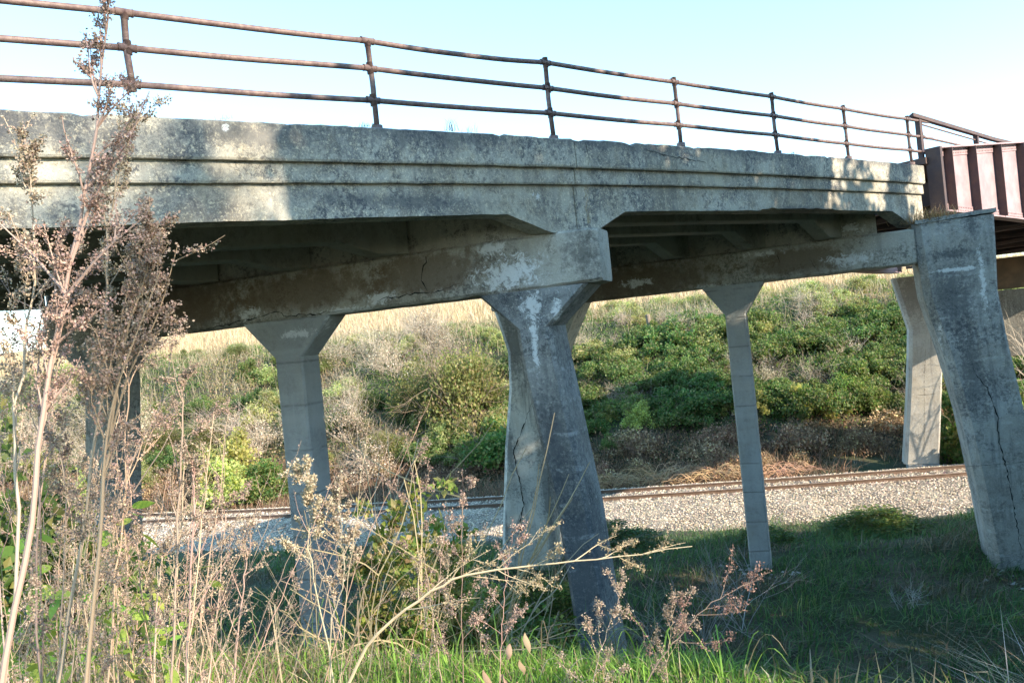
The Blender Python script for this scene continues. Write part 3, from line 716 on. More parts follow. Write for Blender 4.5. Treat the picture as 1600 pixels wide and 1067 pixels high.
def bush_meshes(name, seed, R, H, nleaf, ls, colors, twigcol=(.20, .15, .11), ntw=10, depth=1, aspect=.42, clumps=38, matte=None, shell=.55):
    """a shared foliage mesh of many leaves in uneven clumps plus a mesh of stems"""
    rng = np.random.RandomState(seed); g = Geo(); th = rng.uniform(0, 6.283, clumps); rr = np.sqrt(rng.uniform(0, 1, clumps))
    cx, cy = rr * np.cos(th) * R * .8, rr * np.sin(th) * R * .8
    cz = H * (1 - .75 * rr ** 2) * rng.uniform(shell - .25, .92, clumps); cr = rng.uniform(.16, .34, clumps) * min(R, H) * 1.15
    tone = rng.uniform(.72, 1.25, clumps)
    who = rng.randint(0, clumps, nleaf); d = unit(rng.normal(size=(nleaf, 3))) * (rng.uniform(0, 1, (nleaf, 1)) ** .55)
    P = np.stack([cx[who], cy[who], cz[who]], -1) + d * cr[who][:, None] * np.array([1, 1, .8])
    P[:, 2] = np.maximum(P[:, 2], -.1)
    leaves(g, rng, P, rng.uniform(.6, 1.35, nleaf) * ls, pal(rng, nleaf, colors) * tone[who][:, None], aspect)
    lm = g.mesh(name + '_foliage'); lm.materials.append(matte or M_LEAF)
    t = Geo(); ends = []
    for k in range(ntw):
        a = rng.uniform(0, 6.28); el = rng.uniform(.5, 1.3)
        limb(t, rng, (rng.normal() * .1 * R, rng.normal() * .1 * R, -.15), (math.cos(a) * math.cos(el), math.sin(a) * math.cos(el), math.sin(el)), H * rng.uniform(.55, .9), min(.006 * H + .002, .02), depth, np.array(twigcol), ends, 4, sides=4)
    tm = t.mesh(name + '_stems'); tm.materials.append(M_STEM)
    return lm, tm
def place(name, meshes, x, y, z, sc, rz, label, cat, group=None, sz=None):
    r = bpy.data.objects.new(name, None); COL.objects.link(r); r.location = (x, y, z); r.rotation_euler = (0, 0, rz); r.scale = (sc, sc, sz or sc)
    tag(r, label, cat, group)
    for nm, me in zip(('foliage', 'stems'), meshes):
        if me is None: continue
        o = bpy.data.objects.new(nm, me); COL.objects.link(o); o.parent = r
        if nm == 'foliage': o['kind'] = 'stuff'
    return r

GREEN = [(.085, .165, .045), (.12, .20, .055), (.17, .24, .07), (.075, .14, .045)]
OLIVE = [(.22, .23, .08), (.27, .27, .10), (.19, .22, .07), (.31, .26, .13), (.14, .18, .06)]
PALE = [(.48, .40, .29), (.39, .32, .23), (.31, .25, .18), (.54, .47, .36)]
YELL = [(.50, .50, .15), (.56, .54, .20), (.42, .45, .14), (.36, .38, .14)]
BROWN = [(.30, .19, .12), (.40, .27, .165), (.22, .135, .09), (.48, .35, .22)]
STRAW = [(.38, .30, .19), (.31, .24, .155), (.24, .18, .12), (.44, .36, .25)]

LIGHT = [(.33, .35, .13), (.38, .38, .17), (.27, .32, .11), (.42, .38, .21)]
K_LIGHT = [bush_meshes('light_bush', 70 + i, 1.5, 1.3, 3600, .10, LIGHT, clumps=36, ntw=6) for i in range(2)]
K_VINE = [bush_meshes('vine', 10 + i, 2.0, 1.15, 8200, .10, GREEN + [(.20, .23, .09), (.26, .24, .12), (.16, .20, .09)], clumps=50, ntw=9, depth=1) for i in range(3)]
K_OLIVE = [bush_meshes('olive_bush', 20 + i, 2.3, 3.4, 8500, .11, OLIVE, clumps=60, ntw=14, depth=2) for i in range(2)]
K_PALE = [bush_meshes('dry_shrub', 30 + i, 1.3, 2.2, 1700, .075, PALE, (.40, .33, .26), ntw=20, depth=2, clumps=40, matte=M_DRY) for i in range(3)]
K_YELL = [bush_meshes('yellow_bush', 40 + i, 1.2, 1.9, 3000, .10, YELL, clumps=30, ntw=8) for i in range(2)]
K_BROWN = [bush_meshes('brown_brush', 50 + i, 1.2, 1.0, 1300, .09, BROWN, (.36, .25, .17), ntw=24, depth=2, clumps=30, matte=M_DRY) for i in range(3)]
K_LEAFY = [bush_meshes('leafy_bush', 60 + i, 1.5, 2.0, 5200, .12, GREEN[:3] + OLIVE[:2], clumps=40, ntw=8) for i in range(2)]

rng = np.random.RandomState(77)
ZONES = [(60, 'at the left picture edge'), (200, 'beside the leftmost column'), (420, 'between the two left columns'), (540, 'behind the second column'), (770, 'left of the cracked leg'), (960, 'behind the front pier'),
         (1120, 'right of the leaning leg'), (1210, 'behind the right column'), (1390, 'left of the far pier'), (9999, 'beside the far pier')]
SC = []
def zone(x, y, z):
    v = Vector((x, y, z)); d = v.dot(fwd); px = 800 + 1290.7 * v.dot(rt) / d
    return next(t for a, t in ZONES if px < a)
def hill(x, s): y = float(trackc(x)) + s; return x, y, float(terr(x, y))
def scatter(n, xr, sr, kinds, scr, name, label, cat, group, keep=lambda x, s: True, sink=.15, sq=1.0):
    c = 0; tries = 0
    while c < n and tries < n * 20:
        tries += 1
        x = rng.uniform(*xr); s = rng.uniform(*sr)
        if not keep(x, s): continue
        X, Y, Zz = hill(x, s)
        if abs(X) > Y * .66 + 2: continue
        sc = rng.uniform(*scr)
        f = (s - sr[0]) / (sr[1] - sr[0]); big = 'broad ' if sc > sum(scr) / 2 else 'small '; row = 'low down' if f < .33 else ('halfway up' if f < .67 else 'high up')
        SC.append(place(name, kinds[rng.randint(len(kinds))], X, Y, Zz - sink, sc, rng.uniform(0, 6.28), big + label + ', ' + row + ' ' + zone(X, Y, Zz), cat, group, sc * sq * rng.uniform(.85, 1.2))); c += 1
scatter(105, (0, 34), (9, 19.5), K_VINE, (.8, 1.35), 'vine_mound', 'dark green vine mound', 'shrub', 'green vine mounds on the far slope')
scatter(60, (0, 36), (15, 31), K_LIGHT, (.7, 1.1), 'light_green_bush', 'light yellow green bush', 'shrub', 'light green bushes along the top of the slope')
scatter(24, (-34, 0), (6.5, 15), K_VINE, (.6, 1.0), 'vine_mound', 'dark green vine mound', 'shrub', 'green vine mounds left of the middle pier')
scatter(72, (-38, 1), (6.5, 29), K_LIGHT, (.6, 1.1), 'light_green_bush', 'light green rounded bush', 'shrub', 'light green bushes on the left slope')
scatter(38, (-36, -1), (7, 26), K_OLIVE[:1] + K_LEAFY, (.45, .8), 'olive_bush', 'bushy olive green shrub', 'shrub', 'olive shrubs on the left part of the far slope')
scatter(24, (-38, -4), (9, 23), K_PALE, (.8, 1.4), 'dry_shrub', 'pale leafless dry shrub', 'shrub', 'pale dry shrubs on the left part of the far slope')
scatter(30, (2, 30), (9, 21.5), K_PALE, (.45, .85), 'dry_shrub', 'pale twiggy dry shrub', 'shrub', 'pale dry shrubs among the green vines')
scatter(30, (2, 32), (7.6, 10.5), K_YELL + K_LEAFY, (.5, .9), 'leafy_shrub', 'bright leafy shrub', 'shrub', 'leafy shrubs low on the far slope')
scatter(56, (1, 30), (3.8, 8.2), K_BROWN, (.7, 1.3), 'brown_brush', 'dry red brown brush', 'dry brush', 'brown brush behind the tracks', lambda x, s: not (14.5 < x < 19.5 and s < 5))
scatter(14, (-32, 0), (4.2, 7.0), K_BROWN, (.6, 1.0), 'brown_brush', 'dry brown brush', 'dry brush', 'brown brush behind the left tracks')
by = {}
for o in SC: by.setdefault(o['label'], []).append(o)
OW = 'first second third fourth fifth sixth seventh eighth ninth tenth eleventh twelfth thirteenth fourteenth fifteenth'.split()
for lab, L_ in by.items():
    if len(L_) > 1:
        L_.sort(key=lambda o: o.location.x / o.location.y)
        for q, o in enumerate(L_): o['label'] = lab + ', ' + OW[min(q, 14)] + ' from left'
# individuals that stand out
def hp(x, y): return float(terr(x, y))
for nm, K, x, y, sc, sz, lab in (
    ('olive_bush', K_OLIVE[0], -3.2, 47.5, 1.25, 1.75, 'largest bushy olive shrub on the far slope, just left of the middle pier'),
    ('olive_bush', K_OLIVE[1], -5.6, 49.0, 1.0, 1.35, 'rounded olive shrub adjoining the largest one on its left side'),
    ('leafy_bush', K_LEAFY[0], -1.6, 43.6, 1.5, 1.5, 'dark leafy bush at the foot of the largest olive shrub'),
    ('yellow_bush', K_YELL[0], -16.6, 47.0, 1.6, 2.0, 'yellow green bush highest on the far slope between the two left columns'),
    ('yellow_bush', K_YELL[1], -15.9, 44.0, 1.7, 1.7, 'yellow green bush lower on the far slope between the two left columns'),
    ('yellow_bush', K_YELL[0], -23.5, 45.0, 1.7, 2.0, 'yellow green bush seen left of the leftmost column'),
    ('leafy_bush', K_LEAFY[1], -14.0, 44.5, 1.2, 1.2, 'dark leafy bush beside the lower yellow green bush'),
    ('dry_shrub', K_PALE[0], -8.3, 44.5, 1.3, 1.15, 'brownish twiggy shrub right of the second column from the left')):
    place(nm, K, x, y, hp(x, y) - .2, sc, x, lab, 'shrub', None, sz)

# ground cover of the far slope, one mass
g = Geo(); n = 175000
x = rng.uniform(-44, 44, n); s = rng.uniform(5.5, 30, n); y = trackc(x) + s; k = np.abs(x) < y * .68 + 2; x, s, y = x[k], s[k], y[k]; n = len(x)
zz = terr(x, y) + rng.uniform(0, 1, n) ** 2 * .5 * (1 + .6 * np.sin(x * 1.1) * np.sin(s * 1.3))
f1 = np.sin(x * .31 + 1) * np.sin(s * .37 + x * .1) + .6 * np.sin(x * .83 + s * .5) + .25 * rng.normal(size=n)
gw = np.clip((x + 4) / 8, 0, 1) * np.clip((25 - s) / 6, 0, 1) * np.clip((s - 6) / 2, 0, 1)
col = pal(rng, n, GREEN); isd = f1 + gw * 1.3 < .15 + .3 * rng.normal(size=n)
col = np.where(isd[:, None], pal(rng, n, [PALE[1], PALE[2], OLIVE[0], OLIVE[3], BROWN[1], OLIVE[1]]), col)
lowb = s < 8.0 + rng.normal(size=n) * .7; col = np.where(lowb[:, None], pal(rng, n, BROWN), col)
leaves(g, rng, np.stack([x, y, zz], -1), rng.uniform(.08, .19, n), col, .36)
tag(g.obj('slope_undergrowth', M_LEAF), 'tangled green and straw coloured undergrowth covering the far slope', 'undergrowth', kind='stuff')
g = Geo(); n = 36000
x = rng.uniform(-40, 36, n); s = rng.uniform(9, 30, n); y = trackc(x) + s; k = np.abs(x) < y * .68 + 2; k &= (rng.rand(n) < np.where(x < 0, .25 + .6 * np.clip((s - 15) / 6, 0, 1), .08 + .8 * np.clip((s - 19) / 4, 0, 1))); x, s, y = x[k], s[k], y[k]; n = len(x)
blades(g, rng, np.stack([x, y, terr(x, y)], -1), rng.uniform(.5, 1.3, n), .03, pal(rng, n, STRAW + PALE[:2]), spread=.3)
tag(g.obj('tall_dry_grass', M_DRY), 'tall straw coloured dry grass near the top of the far slope', 'grass', kind='stuff')
g = Geo(); n = 30000
x = rng.uniform(-34, 30, n); s = rng.uniform(2.7, 8.0, n); y = trackc(x) + s; zz = terr(x, y)
k = ~((x > 14.5) & (x < 20) & (s < 4.0)); k &= (np.sin(x * .9) * np.sin(s * 1.4 + x * .3) + rng.normal(size=n) * .4 > -.35); x, y, zz = x[k], y[k], zz[k]; n = len(x)
blades(g, rng, np.stack([x, y, zz], -1), rng.uniform(.35, 1.1, n), .028, pal(rng, n, BROWN + [STRAW[1]]), lean=(.15, -.35), spread=.8)
tag(g.obj('brown_dry_grass', M_DRY), 'brown flattened dry grass and stalks along the foot of the far slope', 'grass', kind='stuff')
# arching bundles of cut stalks beside the rails
for i, (x, s, sc) in enumerate(((6.2, 3.3, 1.25), (8.6, 3.5, 1.0), (4.2, 3.4, .9), (11.4, 3.4, .8))):
    g = Geo(); y = float(trackc(x)) + s; z0 = hp(x, y); r2 = np.random.RandomState(200 + i)
    for q in range(60):
        a = r2.uniform(-.6, .6) + (math.pi if r2.rand() < .35 else 0); L = r2.uniform(.8, 1.9) * sc; d = np.array([math.cos(a), math.sin(a) * .6 - .15, 0]); o = np.array([x + r2.normal() * .45, y + r2.normal() * .25, z0 + .05])
        hh = r2.uniform(.3, .9) * sc
        tube(g, [o + d * L * f + Z * hh * math.sin(min(1, f * 1.25) * 2.4) for f in np.linspace(0, 1, 6)], np.linspace(.016, .006, 6), 3, pal(r2, 1, [(.50, .33, .20), (.42, .27, .17)])[0], cap=False)
    tag(g.obj('stalk_pile', M_STEM), ['largest arching heap of cut tan stalks beside the rails, right of the middle pier', 'heap of cut tan stalks just right of the largest one', 'low heap of cut stalks beside the rails nearest the front leg', 'small heap of cut stalks beside the rails behind the right column'][i], 'dry stalks')
# corn stubble standing in the field at the top
g = Geo(); n = 42000
s = 29.5 + (rng.randint(0, 42, n)) * .95 + rng.normal(size=n) * .06; x = rng.uniform(-75, 62, n); y = trackc(x) + s; k = np.abs(x) < y * .68 + 2; x, y = x[k], y[k]; n = len(x)
blades(g, rng, np.stack([x, y, terr(x, y)], -1), rng.uniform(.7, 1.7, n), .07, pal(rng, n, [(.50, .39, .23), (.42, .32, .19), (.56, .46, .30)]), spread=.22)
tag(g.obj('corn_stubble', M_DRY), 'rows of dry pale corn stalks standing in the field above the far slope', 'corn field', kind='stuff')
def post_thing(x, y, hh, r, lab):
    z0 = hp(x, y); e = empty('wooden_post', (x, y, z0), lab, 'post'); g = Geo()
    tube(g, [(x, y, z0 - .3), (x + .01, y, z0 + hh * .5), (x - .04, y, z0 + hh - .03), (x - .04, y, z0 + hh)], [r, r * .96, r * .9, r * .7], 9); g.obj('post', simple('weathered_wood', (.25, .19, .14), .9, sc=12), e)
post_thing(8.9, 53.2, 1.5, .17, 'short wooden post at the top of the far slope, right of the front pier')

# ------------------------------------------------------------------ grass on the near side
g = Geo(); n = 125000
x = rng.uniform(-19, 24, n); y = rng.uniform(9.0, 31, n); s = y - trackc(x)
lim = -6.1 + .55 * np.sin(x * .8) + .4 * np.sin(x * 2.3 + 1) + .25 * rng.normal(size=n)
k = (s < lim) & (np.abs(x) < y * .68 + 1.5); x, y, s = x[k], y[k], s[k]; n = len(x)
ff = np.sin(x * .9 + y * .5) * np.sin(y * 1.1 - x * .3) + .5 * np.sin(x * 2.1 + 1.7) * np.sin(y * 2.3) + .35 * rng.normal(size=n)
col = pal(rng, n, [(.08, .16, .06), (.11, .205, .07), (.055, .12, .05), (.16, .23, .10)])
col = np.where((ff > .45)[:, None], pal(rng, n, [(.19, .16, .12), (.14, .12, .09), (.25, .21, .16), (.09, .10, .05)]), col)
tuft = np.clip(.8 + .5 * np.sin(x * 1.7 + y) * np.sin(y * 1.9), .4, 1.4)
blades(g, rng, np.stack([x, y, terr(x, y) - .03], -1), rng.uniform(.22, .62, n) * tuft, rng.uniform(.014, .034, n), col, lean=(.25, -.3), spread=.75)
tag(g.obj('tall_grass', M_GRASS), 'rank dark green grass filling the shaded ditch between the piers', 'grass', kind='stuff')
g = Geo(); n = 34000
x = rng.uniform(-7, 7, n); y = rng.uniform(2.8, 10.5, n); k = (y > 4.4) | (x > 1.05); x, y = x[k], y[k]; k = np.abs(x) < y * .7 + .6; x, y = x[k], y[k]; n = len(x)
blades(g, rng, np.stack([x, y, terr(x, y) - .02], -1), rng.uniform(.2, .55, n) * np.where((x > .9) & (y < 4.5), .55, 1), rng.uniform(.006, .014, n), pal(rng, n, [(.07, .13, .03), (.10, .16, .045), (.26, .21, .13), (.19, .16, .10)]), spread=.6)
tag(g.obj('bank_grass', M_GRASS), 'coarse grass on the bank falling away below the camera', 'grass', kind='stuff')
g = Geo(); n = 19000
x = rng.uniform(-3.6, 1.1, n); y = rng.uniform(2.7, 4.75, n) - np.clip(x - 1.2, 0, 3) * .22
hgt = np.interp(x, [-3.6, -1.2, -.4, .75, 1.05, 2.6], [.38, .28, .20, .15, .09, .12]) * rng.uniform(.4, 1.25, n)
dryf = rng.rand(n) < np.interp(x, [-3.6, -1.5, -.6, .8, 1.8, 2.4], [.72, .62, .28, .12, .3, .75])
col = np.where(dryf[:, None], pal(rng, n, STRAW), pal(rng, n, [(.14, .27, .04), (.19, .33, .055), (.10, .20, .035), (.24, .36, .08)]))
blades(g, rng, np.stack([x, y, terr(x, y) - .02], -1), hgt, rng.uniform(.004, .009, n), col, spread=.5)
tag(g.obj('foreground_grass', M_GRASS), 'bright green and straw coloured grass along the bottom edge, on the bank crest', 'grass', kind='stuff')
# long single arching blades on the crest
g = Geo()
for q in range(260):
    x = rng.uniform(-3.2, 1.0); y = rng.uniform(3.0, 4.5); L = rng.uniform(.25, .6) * (1.25 if x < -.8 else .62); a = rng.uniform(0, 6.28); hh = rng.uniform(.5, 1) * L
    o = np.array([x, y, hp(x, y)]); d = np.array([math.cos(a), math.sin(a), 0]); wv = np.cross(d, Z) * rng.uniform(.0025, .0055)
    c = pal(rng, 1, STRAW if rng.rand() < (.8 if x < -.7 or x > 1.4 else .35) else [(.22, .36, .06), (.16, .28, .05)])[0]; V = []
    for f in np.linspace(0, 1, 8):
        p = o + d * L * .8 * f + Z * hh * math.sin(f * 2.3); ww = wv * (1 - f ** 2 * .92); V += [p - ww, p + ww]
    g.add(V, [(2 * i, 2 * i + 1, 2 * i + 3, 2 * i + 2) for i in range(7)], c)
tag(g.obj('arching_grass', M_GRASS), 'long arching single grass blades rising over the bank crest', 'grass', kind='stuff')

g = Geo(); n = 230; P = np.stack([rng.normal(2.12, .14, n), rng.normal(3.3, .15, n), np.zeros(n)], -1); P[:, 2] = terr(P[:, 0], P[:, 1])
blades(g, rng, P, rng.uniform(.25, .75, n), .005, pal(rng, n, STRAW + [(.30, .27, .25)]), lean=(-.5, .1), spread=.7)
tag(g.obj('withered_grass', M_DRY), 'pale withered grass bent over in the bottom right corner', 'dry grass', kind='stuff')
for i, (P_, lab) in enumerate(((pB(4.24, -6.3), 'scattered broken concrete pieces round the right column foot'), (pB(-1.6, -6.3), 'scattered broken concrete pieces at the foot of the big leaning leg'), (pC(-.7, -7.0, -.5), 'broken stones lying under the far pier leg'))):
    g = Geo(); r = np.random.RandomState(950 + i)
    for q in range(26):
        x, y = P_[0] + r.normal() * .7, P_[1] + r.normal() * .5 - .35; sz_ = r.uniform(.03, .11); z = hp(x, y)
        g.add((octo * r.uniform(.6, 1.3, (6, 1)) * sz_ * np.array([1, 1, .6])) + np.array([x, y, z + sz_ * .3]), OF8, np.array([.42, .40, .36]) * r.uniform(.6, 1.1))
    tag(g.obj('rubble', M_RUB := bpy.data.materials['stone_chips']), lab, 'rubble', kind='stuff')
# ------------------------------------------------------------------ dried weeds in the foreground
SEEDC = [(.38, .27, .215), (.29, .21, .165), (.45, .34, .26), (.23, .17, .14)]
STALK = [(.44, .31, .225), (.36, .255, .19), (.50, .37, .27)]
def smooth_path(P, n=26):
    P = np.asarray(P, dtype=float); t = np.linspace(0, 1, len(P)); u = np.linspace(0, 1, n)
    Q = np.stack([np.interp(u, t, P[:, i]) for i in range(3)], -1)
    for _ in range(3): Q[1:-1] = (Q[:-2] + 2 * Q[1:-1] + Q[2:]) / 4
    return Q
def seeds_along(g, r, path, rr, dens, size, cols):
    k = max(2, int(len(path) * dens * .55)); size = size * .88; u = r.uniform(0, len(path) - 1.001, k); i = u.astype(int); f = (u - i)[:, None]
    c = path[i] * (1 - f) + path[i + 1] * f
    # small drooping spikelets: each a chain of flakes
    dirs = unit(r.normal(size=(k, 3)) + np.array([0, 0, .3])); m = 5
    P = (c[:, None, :] + dirs[:, None, :] * (np.linspace(.1, 1, m)[None, :, None] * rr) + r.normal(size=(k, m, 3)) * rr * .22).reshape(-1, 3)
    leaves(g, r, P, r.uniform(.55, 1.5, len(P)) * size, pal(r, len(P), cols, .3), .36)
def weed(paths_main, r0, seed, label, nb=14, bl=.34, dens=4, size=.0075, rr=.016, stalk=STALK, seedc=SEEDC, start=.3, group=None, name='dried_weed', extra=(), sub=True, cat='dried weed', updir=.75):
    r = np.random.RandomState(seed); Pm = smooth_path(paths_main); Pm[1:-1] += r.normal(size=(len(Pm) - 2, 3)) * .003
    e = empty(name, tuple(Pm[0]), label, cat, group); gs = Geo(); gd = Geo(); sc_ = pal(r, 1, stalk)[0]
    tube(gs, Pm, np.linspace(r0, r0 * .22, len(Pm)), 6, sc_)
    br = [(smooth_path(p, 14), r0 * .55) for p in extra]
    for k in range(nb):
        u = start + (1 - start) * (k + r.rand()) / nb; i = int(u * (len(Pm) - 2)); o = Pm[i]; T = unit(Pm[i + 1] - Pm[i])
        side = unit(np.cross(T, r.normal(size=3))); side[1] *= .55; d = unit(T * updir + side); L = bl * (1.15 - .75 * u) * r.uniform(.6, 1.3)
        pts = [o]
        for q in range(7):
            d = unit(d + T * .07 + r.normal(size=3) * .09); pts.append(pts[-1] + d * L / 7)
        br.append((np.array(pts), r0 * .34))
    for P, rad_ in br:
        tube(gs, P, np.linspace(rad_, rad_ * .3, len(P)), 4, sc_ * r.uniform(.85, 1.1), cap=False)
        j = len(P) // 3; seeds_along(gd, r, P[j:], rr, dens * .8, size, seedc)
        if sub:
            for q in range(r.randint(2, 5)):
                i = r.randint(len(P) // 3, len(P) - 1); T = unit(P[i + 1 if i + 1 < len(P) else i] - P[i - 1]); d = unit(T * .8 + unit(r.normal(size=3)) * .6); L = np.linalg.norm(P[-1] - P[0]) * r.uniform(.2, .42); pts = [P[i]]
                for _ in range(4): d = unit(d + r.normal(size=3) * .12); pts.append(pts[-1] + d * L / 4)
                pts = np.array(pts); tube(gs, pts, np.linspace(rad_ * .5, rad_ * .2, 5), 3, sc_ * .95, cap=False); seeds_along(gd, r, pts[1:], rr * .9, dens * 1.4, size, seedc)
    seeds_along(gd, r, Pm[-7:], rr, dens, size, seedc)
    gs.obj('stem', M_STEM, e)
    if gd.n: tag(gd.obj('seed_heads', M_DRY, e), kind='stuff')
    return e
weed([(-1.50, 1.9, -1.6), (-1.35, 1.9, -1.03), (-1.22, 1.9, -.57), (-1.15, 1.9, -.35), (-1.11, 1.9, -.14), (-1.05, 1.9, .08), (-1.02, 1.9, .19), (-.95, 1.9, .40), (-.90, 1.9, .58), (-.87, 1.9, .76), (-.84, 1.9, .92)], .0085, 1,
     'tallest dried weed, its stout tan stalk reaching above the bridge deck at the left', nb=24, bl=.27, start=.42, dens=6, updir=1.7, stalk=[(.40, .28, .22)], extra=[[(-1.04, 1.9, .17), (-.98, 1.88, .22), (-.90, 1.86, .29), (-.79, 1.85, .36)], [(-1.01, 1.9, .21), (-1.08, 1.92, .30), (-1.17, 1.93, .40)], [(-1.0, 1.9, .26), (-.93, 1.9, .42), (-.84, 1.9, .53), (-.78, 1.92, .66)]])
weed([(-1.34, 2.1, -1.6), (-1.22, 2.1, -1.05), (-1.11, 2.1, -.49), (-1.05, 2.1, -.17), (-1.01, 2.1, -.01), (-.96, 2.1, .15), (-.91, 2.1, .28), (-.87, 2.1, .38)], .0065, 2,
     'dried weed with dense brown seed spikes, right of the tallest one', nb=22, bl=.26, start=.42, dens=7, size=.0085, rr=.017, updir=1.8, seedc=[(.44, .32, .25), (.34, .25, .19), (.52, .39, .30)], stalk=[(.46, .31, .20)], extra=[[(-1.08, 2.1, -.3), (-1.03, 2.08, -.07), (-.95, 2.07, .08), (-.89, 2.06, .19), (-.85, 2.05, .26)], [(-1.05, 2.1, -.17), (-.99, 2.12, .02), (-.90, 2.12, .14), (-.82, 2.1, .33)]])
weed([(-1.5, 2.2, -1.6), (-1.38, 2.2, -1.09), (-1.22, 2.2, -.51), (-1.13, 2.2, -.17), (-1.06, 2.2, .16), (-1.05, 2.2, .33), (-1.02, 2.2, .50), (-.97, 2.2, .62), (-.93, 2.2, .72)], .0055, 3,
     'slender dried weed rising between the two stoutest stalks at the left', nb=15, bl=.24, start=.42, dens=6, updir=1.6)
weed([(-1.5, 2.0, -1.6), (-1.38, 2.0, -.98), (-1.24, 2.0, -.45), (-1.23, 2.0, -.14), (-1.17, 2.0, .14), (-1.12, 2.0, .29), (-1.13, 2.0, .48), (-1.17, 2.0, .66)], .0055, 4,
     'dried weed at the left edge with purplish seed spikes against the bridge deck', nb=15, bl=.24, start=.42, dens=6, updir=1.6)
ORD = 'first second third fourth fifth sixth seventh eighth ninth tenth eleventh twelfth thirteenth fourteenth fifteenth sixteenth seventeenth eighteenth nineteenth twentieth'.split()
LW = [(-1.62, 2.35, -.2), (-1.45, 2.5, .05), (-1.30, 2.3, .30), (-1.25, 2.6, -.2), (-1.36, 2.9, .1), (-1.05, 2.6, .0), (-1.50, 2.1, -.35), (-1.15, 2.2, -.35), (-.98, 2.45, -.25), (-1.70, 2.7, .15), (-1.58, 3.0, -.3), (-1.3, 3.2, -.15), (-1.75, 3.1, .0), (-1.1, 3.0, -.45), (-1.22, 2.7, -.5), (-1.85, 3.3, -.4), (-1.68, 3.2, -.65), (-1.0, 2.85, -.6), (-1.45, 2.6, -.6), (-1.3, 2.35, -.15)]
LW.sort(key=lambda a: a[0] / a[1])
for i, (x, y, zt_) in enumerate(LW):
    r = np.random.RandomState(300 + i); b = (x - r.uniform(.0, .3), y + r.uniform(-.1, .1), -1.6)
    weed([b, (x - .1 + r.normal() * .03, y, (zt_ - 1.6) / 2 - .1), (x, y, zt_ - .1), (x + r.uniform(-.03, .12), y, zt_)], r.uniform(.0035, .006), 300 + i, 'brown dried weed with ragged seed spikes, ' + ORD[i] + ' from the left edge in the tangle', nb=9, bl=.27, start=.42, dens=3.2, updir=1.6,
         group='dried weeds crowding the left foreground')
LX = sorted((rng.uniform(-.72, -.42), rng.uniform(2.0, 3.4), rng.uniform(-.75, .05)) for _ in range(20))
TW0 = ORD + ['twenty ' + a for a in ORD[:9]]
for i, (q, y, zt_) in enumerate(LX):
    r = np.random.RandomState(800 + i); x = q * y; ln = r.uniform(-.1, .3)
    weed([(x, y, -1.6), (x + ln * .3, y, (zt_ - 1.6) / 2), (x + ln, y, zt_)], r.uniform(.002, .0045), 800 + i, 'thin tan dried weed with sparse seeds at the left, ' + TW0[i] + ' from the left', nb=8, bl=.30, start=.35, dens=3, size=.007, rr=.015, group='thin tan dried weeds at the left', sub=(i % 2 == 0))
LY = sorted((rng.uniform(-.52, -.26), rng.uniform(2.6, 4.0), rng.uniform(-.75, -.15)) for _ in range(20))
for i, (q, y, zt_) in enumerate(LY):
    r = np.random.RandomState(900 + i); x = q * y; ln = r.uniform(.1, .75) if r.rand() < .8 else r.uniform(-.4, 0)
    weed([(x, y, -1.65), (x + ln * .42, y, (zt_ - 1.6) / 2), (x + ln, y, zt_)], r.uniform(.0018, .0034), 900 + i, 'bare slanting tan stalk left of the second column, ' + TW0[i] + ' from the left', nb=5, bl=.28, start=.4, dens=1.2, size=.006, rr=.012, group='bare tan stalks slanting over the grass', sub=False)
# thinner stems over the ditch
TS = sorted((-(.16 + .45 * rng.rand() ** .8), rng.uniform(3.0, 4.7)) for _ in range(34))
TW = ORD + ['twenty ' + a for a in ORD[:9]] + ['thirtieth'] + ['thirty ' + a for a in ORD[:4]]
for i in range(34):
    r = np.random.RandomState(400 + i); y = TS[i][1]; x = TS[i][0] * y; z0 = hp(x, y); hh = r.uniform(.55, 1.35) * np.interp(x / y, [-.6, -.3, -.15], [1, .85, .6]); ln = r.uniform(.0, .5) if r.rand() < .75 else r.uniform(-.35, 0)
    weed([(x, y, z0 - .02), (x + ln * .35 * hh, y, z0 + hh * .5), (x + ln * hh, y, z0 + hh)], r.uniform(.002, .0038), 400 + i, 'thin dried stem over the ditch left of the front pier, ' + TW[i] + ' from the left', nb=6, bl=.26, start=.35, dens=2.0, size=.007, rr=.014,
         stalk=[(.46, .33, .24), (.34, .25, .185), (.54, .43, .31)], group='thin dried stems over the ditch', sub=(i % 2 == 0))
FLUFF = [(.38, .31, .22), (.30, .24, .17), (.46, .38, .28)]
weed([(-.79, 3.2, -1.66), (-.84, 3.2, -.96), (-.87, 3.2, -.70), (-.82, 3.2, -.51), (-.85, 3.2, -.41)], .004, 21, 'pale dried weed with fluffy beige flower heads in front of the second column', nb=16, bl=.2, start=.4, dens=5, size=.010, rr=.015, updir=1.3, stalk=[(.42, .34, .24)], seedc=FLUFF)
weed([(-.86, 3.25, -1.7), (-.84, 3.25, -1.08), (-.74, 3.25, -.84), (-.74, 3.25, -.64), (-.75, 3.25, -.46)], .004, 22, 'pale fluffy dried weed leaning right of its twin before the second column', nb=13, bl=.19, start=.4, dens=5, size=.010, rr=.015, updir=1.3, stalk=[(.42, .34, .24)], seedc=FLUFF)
fal = weed([(-.80, 2.6, -1.5), (-.67, 2.6, -1.08), (-.54, 2.6, -.89), (-.40, 2.6, -.79), (-.28, 2.6, -.73), (-.15, 2.6, -.71), (.05, 2.6, -.71), (.25, 2.6, -.715), (.50, 2.6, -.70)], .0062, 23,
     'long fallen pale stalk bending across the front of the leaning leg', nb=14, bl=.30, start=.36, dens=3.2, size=.007, rr=.016, stalk=[(.36, .29, .18)], seedc=[(.27, .19, .13), (.33, .24, .16)], updir=.9)
